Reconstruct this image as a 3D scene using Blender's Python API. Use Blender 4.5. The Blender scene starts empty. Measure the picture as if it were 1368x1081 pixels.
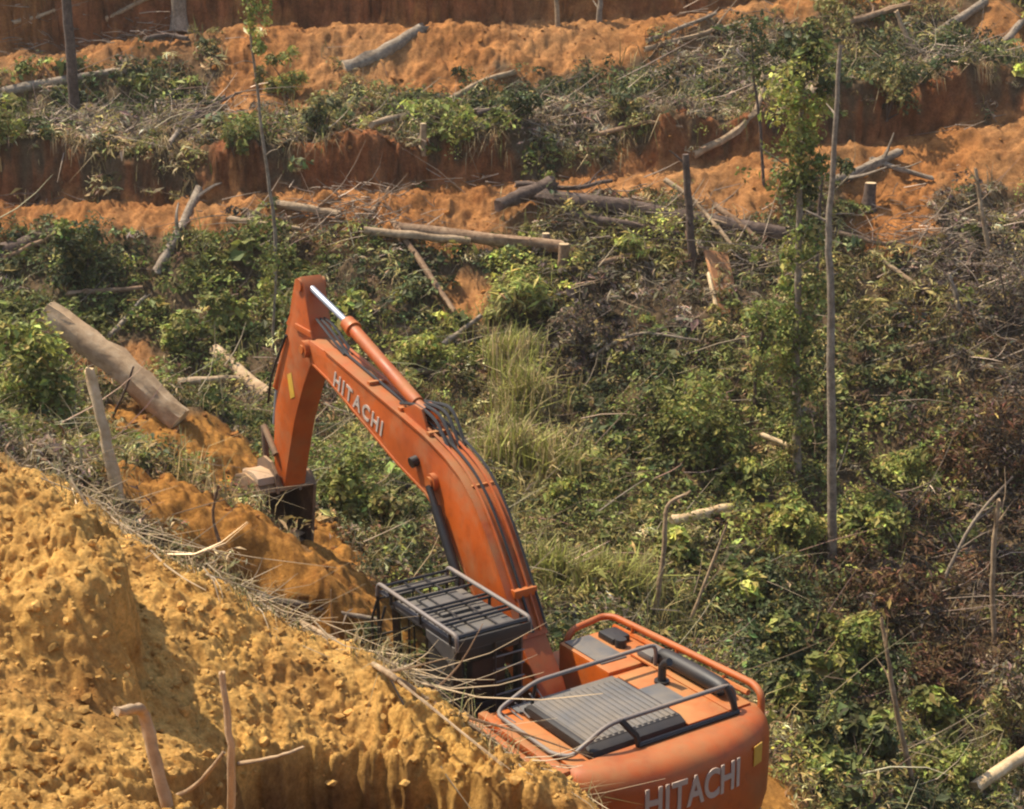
import bpy, bmesh, math, random
import numpy as np
from mathutils import Vector, Matrix, Euler
R_ = math.radians
random.seed(7)
rng = np.random.default_rng(11)
scene = bpy.context.scene
COL = scene.collection

# ------------------------------------------------------------------ camera, sky, sun, exposure
W, HH, F, PIT, CH = 1368, 1081, 2000.0, R_(18), 10.12
cam_d = bpy.data.cameras.new('camera'); cam_o = bpy.data.objects.new('camera', cam_d); COL.objects.link(cam_o)
cam_d.sensor_width = 36; cam_d.lens = 36 * F / W; cam_d.clip_end = 3000
cam_o.location = (0, 0, CH); cam_o.rotation_euler = (R_(90) - PIT, 0, 0)
scene.camera = cam_o
SUN_DIR = Vector((-0.72, 0.38, 1.25)).normalized()          # towards the sun
wd = bpy.data.worlds.new('World'); scene.world = wd; wd.use_nodes = True
nt = wd.node_tree
sky = nt.nodes.new('ShaderNodeTexSky'); sky.sky_type = 'NISHITA'; sky.sun_disc = False
sky.sun_elevation = math.asin(SUN_DIR.z); sky.sun_rotation = math.atan2(SUN_DIR.x, SUN_DIR.y)
sky.dust_density = 2.0; sky.air_density = 1.0
nt.links.new(sky.outputs[0], nt.nodes['Background'].inputs[0]); nt.nodes['Background'].inputs[1].default_value = 0.125
sl = bpy.data.lights.new('sun', 'SUN'); sl.energy = 4.0; sl.angle = R_(0.5); sl.color = (1.0, 0.89, 0.71)
so = bpy.data.objects.new('sun', sl); COL.objects.link(so); so.rotation_euler = SUN_DIR.to_track_quat('Z', 'Y').to_euler()
scene.view_settings.view_transform = 'Standard'; scene.view_settings.look = 'None'
scene.view_settings.exposure = 0.82; scene.view_settings.gamma = 1.0
scene.cycles.filter_width = 2.2

# ------------------------------------------------------------------ noise and terrain height
_perm = np.random.default_rng(5).permutation(256); _perm = np.concatenate([_perm, _perm, _perm])
_g = np.random.default_rng(6).uniform(0, 2 * np.pi, 256); _gx, _gy = np.cos(_g), np.sin(_g)
def perlin(x, y):
    xi = np.floor(x).astype(int); yi = np.floor(y).astype(int); xf = x - xi; yf = y - yi
    xi &= 255; yi &= 255
    u = xf**3 * (xf * (xf * 6 - 15) + 10); v = yf**3 * (yf * (yf * 6 - 15) + 10)
    def gr(ix, iy, dx, dy):
        k = _perm[_perm[ix & 255] + (iy & 255)]; return _gx[k] * dx + _gy[k] * dy
    a = gr(xi, yi, xf, yf); b = gr(xi + 1, yi, xf - 1, yf); c = gr(xi, yi + 1, xf, yf - 1); d = gr(xi + 1, yi + 1, xf - 1, yf - 1)
    return 1.5 * ((a + u * (b - a)) * (1 - v) + (c + u * (d - c)) * v)
def fbm(x, y, o=4):
    s = 0; a = 1.0
    for i in range(o):
        s = s + a * perlin(x * 2**i + 17.3 * i, y * 2**i - 9.1 * i); a *= .5
    return s
def sst(a, b, x):
    t = np.clip((x - a) / (b - a), 0, 1); return t * t * (3 - 2 * t)

cP, sP = math.cos(PIT), math.sin(PIT)
def ray(u, v):
    a = (u - W / 2) / F; b = -(v - HH / 2) / F
    return np.array([a, cP + b * sP, -sP + b * cP])
def PY(u, v, y):                                            # point of a sight line at distance y
    d = ray(u, v); t = y / d[1]; return np.array([d[0] * t, y, CH + d[2] * t])
# hillside benches: foot of each cut bank, found on the mean slope of the far hill
def on_slope(u, v):
    d = ray(u, v); t = (CH + 13.58) / (.466 * d[1] - d[2]); return d * t + np.array([0, 0, CH])
B1 = np.array([on_slope(*p) for p in [(-300, 268), (-100, 266), (0, 265), (170, 266), (300, 268), (470, 262), (640, 252), (760, 246), (900, 226), (1010, 212), (1130, 196), (1250, 178), (1368, 165), (1500, 150), (1800, 120)]])
B2 = np.array([on_slope(*p) for p in [(-300, 82), (-100, 79), (0, 76), (130, 66), (240, 45), (400, 37), (600, 38), (850, 30), (960, 16), (1100, -8), (1368, -40), (1500, -50), (1800, -70)]])
def bench(x):
    return (np.interp(x, B1[:, 0], B1[:, 1]), np.interp(x, B1[:, 0], B1[:, 2]), np.interp(x, B2[:, 0], B2[:, 1]), np.interp(x, B2[:, 0], B2[:, 2]))
def far_h(x, y):
    y1, z1, y2, z2 = bench(x)
    wob = .3 * perlin(x * .3, y * 0 + 3.3) + .10 * perlin(x * .9, y * 0 + 8.1) + .05 * perlin(x * 2.9, y * 0 + 1.1)
    y1 = y1 + wob; y2 = y2 + wob * .8
    h1 = 1.2 + .4 * perlin(x * .35, x * 0 + 1.7) + .25 * perlin(x * 1.1, x * 0 + 6.7); h2 = 1.9 + .3 * perlin(x * .4, x * 0 + 4.4)
    sl1 = np.clip(perlin(x * .32 + 2, x * 0 + 11.3) * 2.2 - .25, 0, 1); sl2 = np.clip(perlin(x * .3 + 9, x * 0 + 3.3) * 2 - .5, 0, 1)
    K = [(y1 - 30, z1 - 14.2), (y1 - 3.4, z1 - 1.75), (y1 - .8, z1 - .06), (y1, z1), (y1 + .28 + 1.3 * sl1, z1 + h1), (y2 - 3.2, z2 - 1.75), (y2 - 1.1, z2 - .1), (y2, z2), (y2 + .3 + .9 * sl2, z2 + h2), (y2 + 9, z2 + h2 + 2.6), (y2 + 11, z2 + h2 + 2.8), (y2 + 11.4, z2 + h2 + 4.4), (y2 + 40, z2 + h2 + 17), (y2 + 90, z2 + h2 + 22), (y2 + 500, z2 + h2 + 24)]
    z = K[0][1] + 0 * x
    for (ya, za), (yb, zb) in zip(K[:-1], K[1:]):
        z = np.where(y > ya, za + (zb - za) * np.clip((y - ya) / (yb - ya), 0, 1), z)
    return z
CTL = [PY(*p) for p in [
    (-350, 1081, 7.0), (0, 1081, 7.5), (0, 950, 8.7), (0, 850, 10), (0, 720, 12), (0, 606, 14), (-200, 606, 14), (-400, 620, 14), (130, 684, 13.2), (210, 742, 12.7), (290, 786, 12.4), (400, 842, 12.2), (500, 890, 12), (560, 925, 11.8), (620, 965, 11.5), (720, 1030, 11), (800, 1082, 10.6),
    (120, 950, 9.2), (120, 800, 11.2), (220, 850, 11), (220, 1000, 9.3), (330, 900, 11.2), (400, 965, 10.9), (480, 985, 11), (560, 1010, 10.8), (640, 1045, 10.6),
    (100, 640, 17), (60, 605, 19), (250, 700, 17.5), (-200, 590, 19), (-400, 560, 20), (330, 760, 17.5), (430, 830, 17.2), (400, 740, 19.8), (250, 620, 23), (330, 718, 21), (460, 770, 20.5), (180, 640, 20.5),
    (1090, 1000, 19), (1250, 1050, 20), (1368, 900, 23), (1200, 800, 25), (1368, 700, 27), (1000, 850, 23.5), (900, 750, 25), (750, 720, 25), (740, 850, 21), (620, 700, 25), (480, 640, 25.5), (240, 575, 24), (110, 530, 25.3), (0, 540, 25.5), (-250, 520, 25.5), (1600, 900, 23), (1600, 650, 27)]]
CTL += [np.array(p, float) for p in [(.47, 14.95, 0), (.5, 12.35, .05), (-.7, 14.2, .05), (-1.9, 16.1, .05), (2.9, 13.7, 0), (1.9, 12.6, 0), (1, 17.5, 0), (-1.4, 18.4, .15), (-2.5, 17, .6), (-1.7, 14.6, .9), (-.55, 13, .8), (-2.9, 14.5, 2.2), (3.4, 16, -.1), (4.5, 14.5, -1.0), (5.5, 17, -2), (3, 11, -.3), (2.2, 9, 3.0), (3.5, 8, 2.8), (6, 11, -.5), (10, 13, -2.5), (10, 20, -3.2), (6, 20.5, -2.6), (14, 17, -3), (16, 24, -2.6), (0, 3, 7.6), (-5, 3, 7.2), (5, 3, 7), (0, 0, 8.5), (-8, 0, 8), (8, 0, 8), (9, 6, 3.5), (-9, 8, 5.2), (-11, 14, 5)]]
for xx in (-14, -7, -3, 1, 5, 10, 16):
    for yy in (30, 32.5): CTL.append(np.array([xx, yy, float(far_h(np.array([float(xx)]), np.array([float(yy)]))[0])]))
CTL = np.array(CTL)
def _phi(r2): return .5 * r2 * np.log(r2 + 1e-9)
def tps_fit(P):
    n = len(P); d = ((P[:, None, :2] - P[None, :, :2])**2).sum(-1)
    A = np.zeros((n + 3, n + 3)); A[:n, :n] = _phi(d) + .02 * np.eye(n); A[:n, n] = 1; A[:n, n + 1:] = P[:, :2]; A[n:, :n] = A[:n, n:].T
    return np.linalg.solve(A, np.concatenate([P[:, 2], [0, 0, 0]]))
TW = tps_fit(CTL)
def near_h(x, y):
    z = TW[-3] + TW[-2] * x + TW[-1] * y
    for i in range(len(CTL)): z = z + TW[i] * _phi((x - CTL[i, 0])**2 + (y - CTL[i, 1])**2)
    return z
CR = np.array([PY(*q) for q in [(150, 1000, 8.7), (205, 985, 9.1), (330, 972, 10.2), (400, 978, 10.7), (480, 990, 10.85), (560, 1015, 10.7), (640, 1060, 10.5), (720, 1090, 10.3)]]); CRX, CRY = CR[:, 0], CR[:, 1]
def base_h(x, y):
    x = np.asarray(x, float); y = np.asarray(y, float)
    xc = np.clip(x, -15, 17); yc = np.clip(y, -2, 33)
    w = sst(29.5, 32.5, y)
    n = near_h(xc, yc); f = far_h(x, np.maximum(y, 26))
    z = n * (1 - w) + f * w
    # steep-sided slump in the spoil heap, and the hollow dug into its near side
    ax, ay = x + 3.12, y - 10.65; al = -.36 * ax + .93 * ay; ac = .93 * ax + .36 * ay + .07 * np.sin(al * 6) + .05 * np.sin(al * 15)
    g = np.exp(-(al / .95)**4) * np.where(ac < 0, np.exp(-(ac / 1.0)**2), np.exp(-(ac / .06)**2)) * .8
    yc = np.interp(x, CRX, CRY) + .10 * perlin(x * 4, x * 0 + 2.2) + .05 * perlin(x * 11, x * 0 + 5.2)
    g = g + .02 * np.exp(-(((x + 3.45)**2 + (y - 20.6)**2) / .55)) + .12 * np.exp(-(((x + 2.7)**2 + (y - 20.3)**2) / .5))
    g = g - 1.1 * sst(0, .3, yc - y) * sst(2.2, 1.2, yc - y) * sst(-2.4, -1.9, x + .3 * perlin(y * 3, x * 2)) * sst(.75, .2, x)
    return z + g
def bank_w(x, y):                                           # 1 on the loose foreground spoil
    return sst(16, 13.5, y) * sst(2.5, 1.0, base_h(x, y) * -1 + 3.6 + 0 * x)
def ground_h(x, y):
    z = base_h(x, y); b = sst(1.6, 3.0, z) * sst(16.5, 14.5, y)
    pad = np.exp(-(((x - .5)**2 + (y - 15)**2) / 9)**2)
    rough = np.clip(1 - pad, .15, 1)
    n1 = fbm(x * .45, y * .45, 3) * .22 * rough * sst(14, 24, y)
    wx = x + .05 * perlin(x * 5, y * 5 + 3); wy = y + .05 * perlin(x * 5 + 8, y * 5)
    am = np.clip(.75 + .7 * perlin(x * .8 + 5, y * .8), .2, 1.5)
    bill = fbm(wx * 1.1 + 3, wy * 1.1, 3) * .10 + am * 1.35 * (np.abs(perlin(wx * 3.1, wy * 3.1 + 7)) * .10 + np.abs(perlin(wx * 6.7, wy * 6.7 + 7)) * .07 + np.abs(perlin(wx * 13.5, wy * 13.5)) * .042 + np.abs(perlin(wx * 25 + 4, wy * 25)) * .02) + .05
    n2 = fbm(x * 2.2, y * 2.2, 4) * .07 * rough + (fbm(x * 1.1, y * 1.1 + 9, 2) * .10 + np.abs(perlin(x * 2.9 + fbm(x, y, 2) * .3, y * 2.9)) * .16 + np.abs(perlin(x * 6.3, y * 6.3)) * .10) * np.maximum(sst(30, 33, y), sst(16.5, 18, y) * rough * .8)
    z1 = z + n1 + (bill - .1) * b + n2 * (1 - b)
    return z1

def hits(u, v, lift=0.0):
    d = ray(u, v); t = np.concatenate([np.arange(6, 34, .03), np.arange(34, 75, .04)])
    P = d[None] * t[:, None] + np.array([0, 0, CH]); h = base_h(P[:, 0], P[:, 1]) + lift
    k = np.argmax(P[:, 2] < h)
    if P[k, 2] >= h[k]: k = len(t) - 1
    return P[k]

# ------------------------------------------------------------------ materials
def new_mat(name):
    m = bpy.data.materials.new(name); m.use_nodes = True
    return m, m.node_tree, m.node_tree.nodes['Principled BSDF']
def lk(t, a, b): t.links.new(a, b)
def tex_noise(t, scale, detail=6, rough=.6, coord='Object'):
    c = t.nodes.new('ShaderNodeTexCoord'); n = t.nodes.new('ShaderNodeTexNoise')
    n.inputs['Scale'].default_value = scale; n.inputs['Detail'].default_value = detail; n.inputs['Roughness'].default_value = rough
    lk(t, c.outputs[coord], n.inputs['Vector']); return n
def ramp(t, src, stops):
    r = t.nodes.new('ShaderNodeValToRGB'); e = r.color_ramp.elements
    while len(e) < len(stops): e.new(.5)
    for k, (p, c) in enumerate(stops): e[k].position = p; e[k].color = (*c, 1)
    lk(t, src, r.inputs[0]); return r
def mixc(t, fac, a, b, mode='MIX'):
    m = t.nodes.new('ShaderNodeMix'); m.data_type = 'RGBA'; m.blend_type = mode
    for s, v in ((0, fac), (6, a), (7, b)):
        if hasattr(v, 'is_linked') or hasattr(v, 'links'): lk(t, v, m.inputs[s])
        elif s == 0: m.inputs[0].default_value = v
        else: m.inputs[s].default_value = (*v, 1)
    return m.outputs[2]
def bump(t, b, src, strength=.4, dist=.03):
    n = t.nodes.new('ShaderNodeBump'); n.inputs['Strength'].default_value = strength; n.inputs['Distance'].default_value = dist
    lk(t, src, n.inputs['Height']); lk(t, n.outputs[0], b.inputs['Normal'])

def mat_soil():
    m, t, b = new_mat('soil')
    at = t.nodes.new('ShaderNodeAttribute'); at.attribute_name = 'col'
    n1 = tex_noise(t, 2.3, 8, .65); n2 = tex_noise(t, 18, 8, .7)
    r1 = ramp(t, n1.outputs[0], [(.3, (.62, .52, .45)), (.5, (.95, .92, .9)), (.7, (1.2, 1.15, 1.05))])
    r2 = ramp(t, n2.outputs[0], [(.3, (.66, .6, .55)), (.55, (1.0, 1.0, 1.0)), (.75, (1.28, 1.26, 1.2))])
    c = mixc(t, 1.0, at.outputs[0], r1.outputs[0], 'MULTIPLY'); c = mixc(t, 1.0, c, r2.outputs[0], 'MULTIPLY')
    lk(t, c, b.inputs['Base Color']); b.inputs['Roughness'].default_value = .95; b.inputs['Specular IOR Level'].default_value = .15
    n3 = tex_noise(t, 30, 10, .75); n4 = tex_noise(t, 5, 8, .7)
    b1 = t.nodes.new('ShaderNodeBump'); b1.inputs['Strength'].default_value = .6; b1.inputs['Distance'].default_value = .11; lk(t, n4.outputs[0], b1.inputs['Height'])
    b2 = t.nodes.new('ShaderNodeBump'); b2.inputs['Strength'].default_value = .9; b2.inputs['Distance'].default_value = .05; lk(t, n3.outputs[0], b2.inputs['Height']); lk(t, b1.outputs[0], b2.inputs['Normal']); lk(t, b2.outputs[0], b.inputs['Normal'])
    n5 = tex_noise(t, 7, 9, .75); r5 = ramp(t, n5.outputs[0], [(.32, (.78, .73, .7)), (.5, (1, 1, 1)), (.72, (1.2, 1.2, 1.22))]); c = mixc(t, 1.0, c, r5.outputs[0], 'MULTIPLY'); lk(t, c, b.inputs['Base Color'])
    return m
def mat_leaf():
    m, t, b = new_mat('leaf')
    at = t.nodes.new('ShaderNodeAttribute'); at.attribute_name = 'col'
    lk(t, at.outputs[0], b.inputs['Base Color']); b.inputs['Roughness'].default_value = .6; b.inputs['Specular IOR Level'].default_value = .2
    tr = t.nodes.new('ShaderNodeBsdfTranslucent'); lk(t, at.outputs[0], tr.inputs[0])
    mx = t.nodes.new('ShaderNodeMixShader'); mx.inputs[0].default_value = .3
    lk(t, b.outputs[0], mx.inputs[1]); lk(t, tr.outputs[0], mx.inputs[2]); lk(t, mx.outputs[0], t.nodes['Material Output'].inputs[0])
    return m
def mat_vcol(name, rough=.85):
    m, t, b = new_mat(name); at = t.nodes.new('ShaderNodeAttribute'); at.attribute_name = 'col'
    lk(t, at.outputs[0], b.inputs['Base Color']); b.inputs['Roughness'].default_value = rough; return m
def mat_bark(name, a, bcol, c, scale=9):
    m, t, b = new_mat(name)
    co = t.nodes.new('ShaderNodeTexCoord'); n = t.nodes.new('ShaderNodeTexNoise'); n.inputs['Scale'].default_value = scale; n.inputs['Detail'].default_value = 9; n.inputs['Roughness'].default_value = .7
    lk(t, co.outputs['Object'], n.inputs['Vector'])
    r = ramp(t, n.outputs[0], [(.3, a), (.5, bcol), (.7, c)]); n2 = tex_noise(t, 1.7, 4)
    r2 = ramp(t, n2.outputs[0], [(.35, (.7, .65, .6)), (.65, (1.1, 1.1, 1.1))])
    lk(t, mixc(t, 1.0, r.outputs[0], r2.outputs[0], 'MULTIPLY'), b.inputs['Base Color']); b.inputs['Roughness'].default_value = .9
    bump(t, b, n.outputs[0], .7, .03); return m
def mat_paint(name, col, dirt=.75, rough=.42, dirtcol=(.36, .21, .09), wear=(.25, .06, .02)):
    m, t, b = new_mat(name)
    n = tex_noise(t, 2.2, 8, .68); n2 = tex_noise(t, 22, 6, .7); g = t.nodes.new('ShaderNodeNewGeometry')
    sx = t.nodes.new('ShaderNodeSeparateXYZ'); lk(t, g.outputs['Normal'], sx.inputs[0])
    up = t.nodes.new('ShaderNodeMapRange'); up.inputs[1].default_value = .2; up.inputs[2].default_value = 1.0; up.inputs[3].default_value = .05; up.inputs[4].default_value = .24; lk(t, sx.outputs[2], up.inputs[0])
    ad = t.nodes.new('ShaderNodeMath'); ad.operation = 'ADD'; lk(t, n.outputs[0], ad.inputs[0]); lk(t, up.outputs[0], ad.inputs[1])
    r = ramp(t, ad.outputs[0], [(.52, (0, 0, 0)), (.86, (1, 1, 1))])
    ml = t.nodes.new('ShaderNodeMath'); ml.operation = 'MULTIPLY'; lk(t, r.outputs[0], ml.inputs[0]); ml.inputs[1].default_value = dirt
    r2 = ramp(t, n2.outputs[0], [(.66, (0, 0, 0)), (.74, (1, 1, 1))])
    mw = t.nodes.new('ShaderNodeMath'); mw.operation = 'MULTIPLY'; lk(t, r2.outputs[0], mw.inputs[0]); mw.inputs[1].default_value = .55 * dirt
    nf = tex_noise(t, .9, 5, .6); rf = ramp(t, nf.outputs[0], [(.3, (.62, .6, .6)), (.55, (1, 1, 1)), (.75, (1.12, 1.15, 1.2))]); c = mixc(t, 1.0, rf.outputs[0], col, 'MULTIPLY'); ns = tex_noise(t, 5.5, 9, .72); rs_ = ramp(t, ns.outputs[0], [(.52, (0, 0, 0)), (.7, (.5, .5, .5))]); c = mixc(t, rs_.outputs[0], c, tuple(v * .42 for v in col)); c = mixc(t, mw.outputs[0], c, wear); c = mixc(t, ml.outputs[0], c, dirtcol)
    lk(t, c, b.inputs['Base Color']); b.inputs['Roughness'].default_value = rough
    rr = t.nodes.new('ShaderNodeMapRange'); rr.inputs[3].default_value = rough; rr.inputs[4].default_value = .9; lk(t, ml.outputs[0], rr.inputs[0]); lk(t, rr.outputs[0], b.inputs['Roughness'])
    bump(t, b, n2.outputs[0], .08, .01); return m
M = {}
M['soil'] = mat_soil(); M['leaf'] = mat_leaf(); M['twig'] = mat_vcol('twig')
M['pale_bark'] = mat_bark('pale_bark', (.19, .125, .068), (.36, .25, .145), (.5, .37, .23))
M['tan_bark'] = mat_bark('tan_bark', (.13, .07, .035), (.27, .165, .09), (.4, .27, .16))
M['grey_bark'] = mat_bark('grey_bark', (.13, .095, .065), (.26, .2, .14), (.4, .33, .24))
M['dark_bark'] = mat_bark('dark_bark', (.05, .032, .022), (.11, .07, .05), (.2, .14, .1))
M['fresh_wood'] = mat_bark('fresh_wood', (.48, .32, .15), (.68, .5, .28), (.78, .62, .4), 5)
M['log_tan'] = mat_bark('tan_debarked_wood', (.3, .19, .1), (.5, .34, .19), (.64, .48, .3), 4)
M['red_wood'] = mat_bark('red_wood', (.25, .1, .04), (.4, .18, .07), (.5, .27, .12), 5)
M['orange'] = mat_paint('orange_paint', (.44, .082, .006), rough=.5, dirt=.7, dirtcol=(.3, .16, .06))
M['orange_dirty'] = mat_paint('orange_paint_dusty', (.50, .105, .01), dirt=.9, dirtcol=(.36, .18, .06))
M['black'] = mat_paint('black_steel', (.016, .016, .017), dirt=.16, rough=.5, dirtcol=(.15, .1, .06), wear=(.06, .05, .045))
M['roof_grey'] = mat_paint('grey_roof_paint', (.07, .07, .073), dirt=.5, rough=.5, dirtcol=(.2, .16, .11), wear=(.16, .15, .14))
M['lid_grey'] = mat_paint('grey_hood_lid', (.09, .094, .1), dirt=.5, rough=.55, dirtcol=(.28, .21, .13), wear=(.1, .1, .1))
M['rail_grey'] = mat_paint('worn_grey_tube', (.17, .15, .14), dirt=.5, rough=.45, dirtcol=(.3, .22, .15), wear=(.3, .22, .18))
M['white'] = mat_paint('white_lettering', (.55, .46, .38), dirt=.55, dirtcol=(.5, .25, .13), wear=(.6, .2, .08))
M['yellow'] = mat_paint('yellow_sticker', (.7, .42, .05), dirt=.4)
M['steel'] = mat_paint('worn_bucket_steel', (.15, .095, .06), dirt=1.0, rough=.75, dirtcol=(.4, .24, .11), wear=(.2, .13, .09))
M['bright_steel'] = mat_paint('bright_steel', (.42, .3, .2), dirt=.95, rough=.7, dirtcol=(.45, .27, .13), wear=(.4, .3, .2))
m, t, b = new_mat('chrome_rod'); b.inputs['Base Color'].default_value = (.36, .38, .42, 1); b.inputs['Metallic'].default_value = .5; b.inputs['Roughness'].default_value = .38; M['chrome'] = m
m, t, b = new_mat('rubber_hose'); b.inputs['Base Color'].default_value = (.02, .018, .017, 1); b.inputs['Roughness'].default_value = .6; M['rubber'] = m
m, t, b = new_mat('cab_glass'); b.inputs['Base Color'].default_value = (.02, .025, .025, 1); b.inputs['Roughness'].default_value = .06
tr = t.nodes.new('ShaderNodeBsdfTransparent'); tr.inputs[0].default_value = (.85, .87, .85, 1); mx = t.nodes.new('ShaderNodeMixShader'); mx.inputs[0].default_value = .12
lk(t, tr.outputs[0], mx.inputs[1]); lk(t, b.outputs[0], mx.inputs[2]); lk(t, mx.outputs[0], t.nodes['Material Output'].inputs[0]); M['glass'] = m
m, t, b = new_mat('seat_fabric'); b.inputs['Base Color'].default_value = (.2, .08, .05, 1); b.inputs['Roughness'].default_value = .9; M['seat'] = m

# ------------------------------------------------------------------ object helpers
def tag(o, label=None, cat=None, group=None, kind=None):
    if label: o['label'] = label
    if cat: o['category'] = cat
    if group: o['group'] = group
    if kind: o['kind'] = kind
    return o
def empty(name, loc=(0, 0, 0)):
    o = bpy.data.objects.new(name, None); COL.objects.link(o); o.location = loc; o.empty_display_size = .2; return o
def link_mesh(name, me, mat, parent=None):
    o = bpy.data.objects.new(name, me); COL.objects.link(o)
    if mat is not None: me.materials.append(mat)
    if parent is not None: o.parent = parent
    return o
def np_mesh(name, V, faces, cols=None, smooth=False, loop=4):
    me = bpy.data.meshes.new(name); V = np.ascontiguousarray(V, np.float32); faces = np.ascontiguousarray(faces, np.int32)
    n = len(faces); me.vertices.add(len(V)); me.vertices.foreach_set('co', V.ravel())
    me.loops.add(n * loop); me.loops.foreach_set('vertex_index', faces.ravel())
    me.polygons.add(n); me.polygons.foreach_set('loop_start', np.arange(n, dtype=np.int32) * loop)
    me.polygons.foreach_set('use_smooth', np.full(n, smooth))
    me.update(calc_edges=True)
    if cols is not None:
        a = me.color_attributes.new('col', 'FLOAT_COLOR', 'POINT')
        c = np.ones((len(V), 4), np.float32); c[:, :3] = cols; a.data.foreach_set('color', c.ravel())
    return me
def bm_obj(name, bm, mat, parent=None, smooth=None):
    me = bpy.data.meshes.new(name); bmesh.ops.recalc_face_normals(bm, faces=bm.faces); bm.to_mesh(me); bm.free()
    if smooth is not None:
        for p in me.polygons: p.use_smooth = True
        if smooth < 180:
            me.set_sharp_from_angle(angle=R_(smooth))
    return link_mesh(name, me, mat, parent)
def a_box(bm, lo, hi, bev=0.0, seg=2, rot=None, piv=None):
    r = bmesh.ops.create_cube(bm, size=1.0); vs = r['verts']
    for v in vs: v.co = Vector([(lo[i] + hi[i]) / 2 + v.co[i] * (hi[i] - lo[i]) for i in range(3)])
    if bev > 0:
        es = list({e for v in vs for e in v.link_edges}); rb = bmesh.ops.bevel(bm, geom=es, offset=bev, segments=seg, profile=.6, affect='EDGES')
        vs = list({v for f in rb['faces'] for v in f.verts} | {v for v in vs if v.is_valid})
    if rot is not None:
        mt = Matrix.Translation(piv) @ rot.to_matrix().to_4x4() @ Matrix.Translation(-Vector(piv))
        for v in vs: v.co = mt @ v.co
    return vs
def box(name, lo, hi, mat, parent, bev=.015, seg=2):
    bm = bmesh.new(); a_box(bm, lo, hi, bev, seg); return bm_obj(name, bm, mat, parent, 35)
def a_prism(bm, prof, x0, x1, bev=0.0, seg=2):              # profile in (y, z), extruded along x
    a = [bm.verts.new((x0, y, z)) for y, z in prof]; c = [bm.verts.new((x1, y, z)) for y, z in prof]; n = len(prof)
    fs = [bm.faces.new(a), bm.faces.new(c[::-1])] + [bm.faces.new((a[i], c[i], c[(i + 1) % n], a[(i + 1) % n])) for i in range(n)]
    if bev > 0:
        es = list({e for f in fs[:2] for e in f.edges}); bmesh.ops.bevel(bm, geom=es, offset=bev, segments=seg, profile=.6, affect='EDGES')
def prism(name, prof, x0, x1, mat, parent, bev=.015):
    bm = bmesh.new(); a_prism(bm, prof, x0, x1, bev); return bm_obj(name, bm, mat, parent, 35)
def tube_np(pts, rad, sides=8, cap=True):
    pts = np.asarray(pts, float); n = len(pts); rad = np.broadcast_to(np.asarray(rad, float), (n,))
    tn = np.gradient(pts, axis=0); tn /= np.linalg.norm(tn, axis=1)[:, None] + 1e-9
    ref = np.array([0, 0, 1.0]) if abs(tn[0, 2]) < .9 else np.array([1.0, 0, 0])
    V = []; 
    for i in range(n):
        a = np.cross(tn[i], ref); a /= np.linalg.norm(a) + 1e-9; b2 = np.cross(a, tn[i]); ref = b2
        th = np.arange(sides) * 2 * np.pi / sides
        V.append(pts[i] + rad[i] * (np.cos(th)[:, None] * a + np.sin(th)[:, None] * b2))
    V = np.concatenate(V); Fc = []
    for i in range(n - 1):
        for k in range(sides): Fc.append((i * sides + k, i * sides + (k + 1) % sides, (i + 1) * sides + (k + 1) % sides, (i + 1) * sides + k))
    return V, Fc
def a_tube(bm, pts, rad, sides=8):
    V, Fc = tube_np(pts, rad, sides); vs = [bm.verts.new(v) for v in V]
    for f in Fc: bm.faces.new([vs[i] for i in f])
    bm.faces.new(vs[:sides][::-1]); bm.faces.new(vs[-sides:])
def tube(name, pts, rad, mat, parent=None, sides=8):
    bm = bmesh.new(); a_tube(bm, pts, rad, sides); return bm_obj(name, bm, mat, parent, 50)
def smooth_path(pts, n=6):
    pts = [np.asarray(p, float) for p in pts]; P = [pts[0] * 2 - pts[1]] + pts + [pts[-1] * 2 - pts[-2]]; out = []
    for i in range(1, len(P) - 2):
        for k in range(n):
            s = k / n; out.append(.5 * ((2 * P[i]) + (-P[i - 1] + P[i + 1]) * s + (2 * P[i - 1] - 5 * P[i] + 4 * P[i + 1] - P[i + 2]) * s * s + (-P[i - 1] + 3 * P[i] - 3 * P[i + 1] + P[i + 2]) * s**3))
    out.append(pts[-1]); return np.array(out)
def round_path(pts, r=.12, n=4):                            # polyline with rounded corners
    pts = [np.asarray(p, float) for p in pts]; out = [pts[0]]
    for a, b2, c in zip(pts[:-2], pts[1:-1], pts[2:]):
        d1 = a - b2; d2 = c - b2; l1 = np.linalg.norm(d1); l2 = np.linalg.norm(d2); q = min(r, l1 * .45, l2 * .45)
        p0 = b2 + d1 / l1 * q; p2 = b2 + d2 / l2 * q
        for k in range(n + 1):
            s = k / n; out.append((1 - s)**2 * p0 + 2 * s * (1 - s) * b2 + s * s * p2)
    out.append(pts[-1]); return np.array(out)

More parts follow.
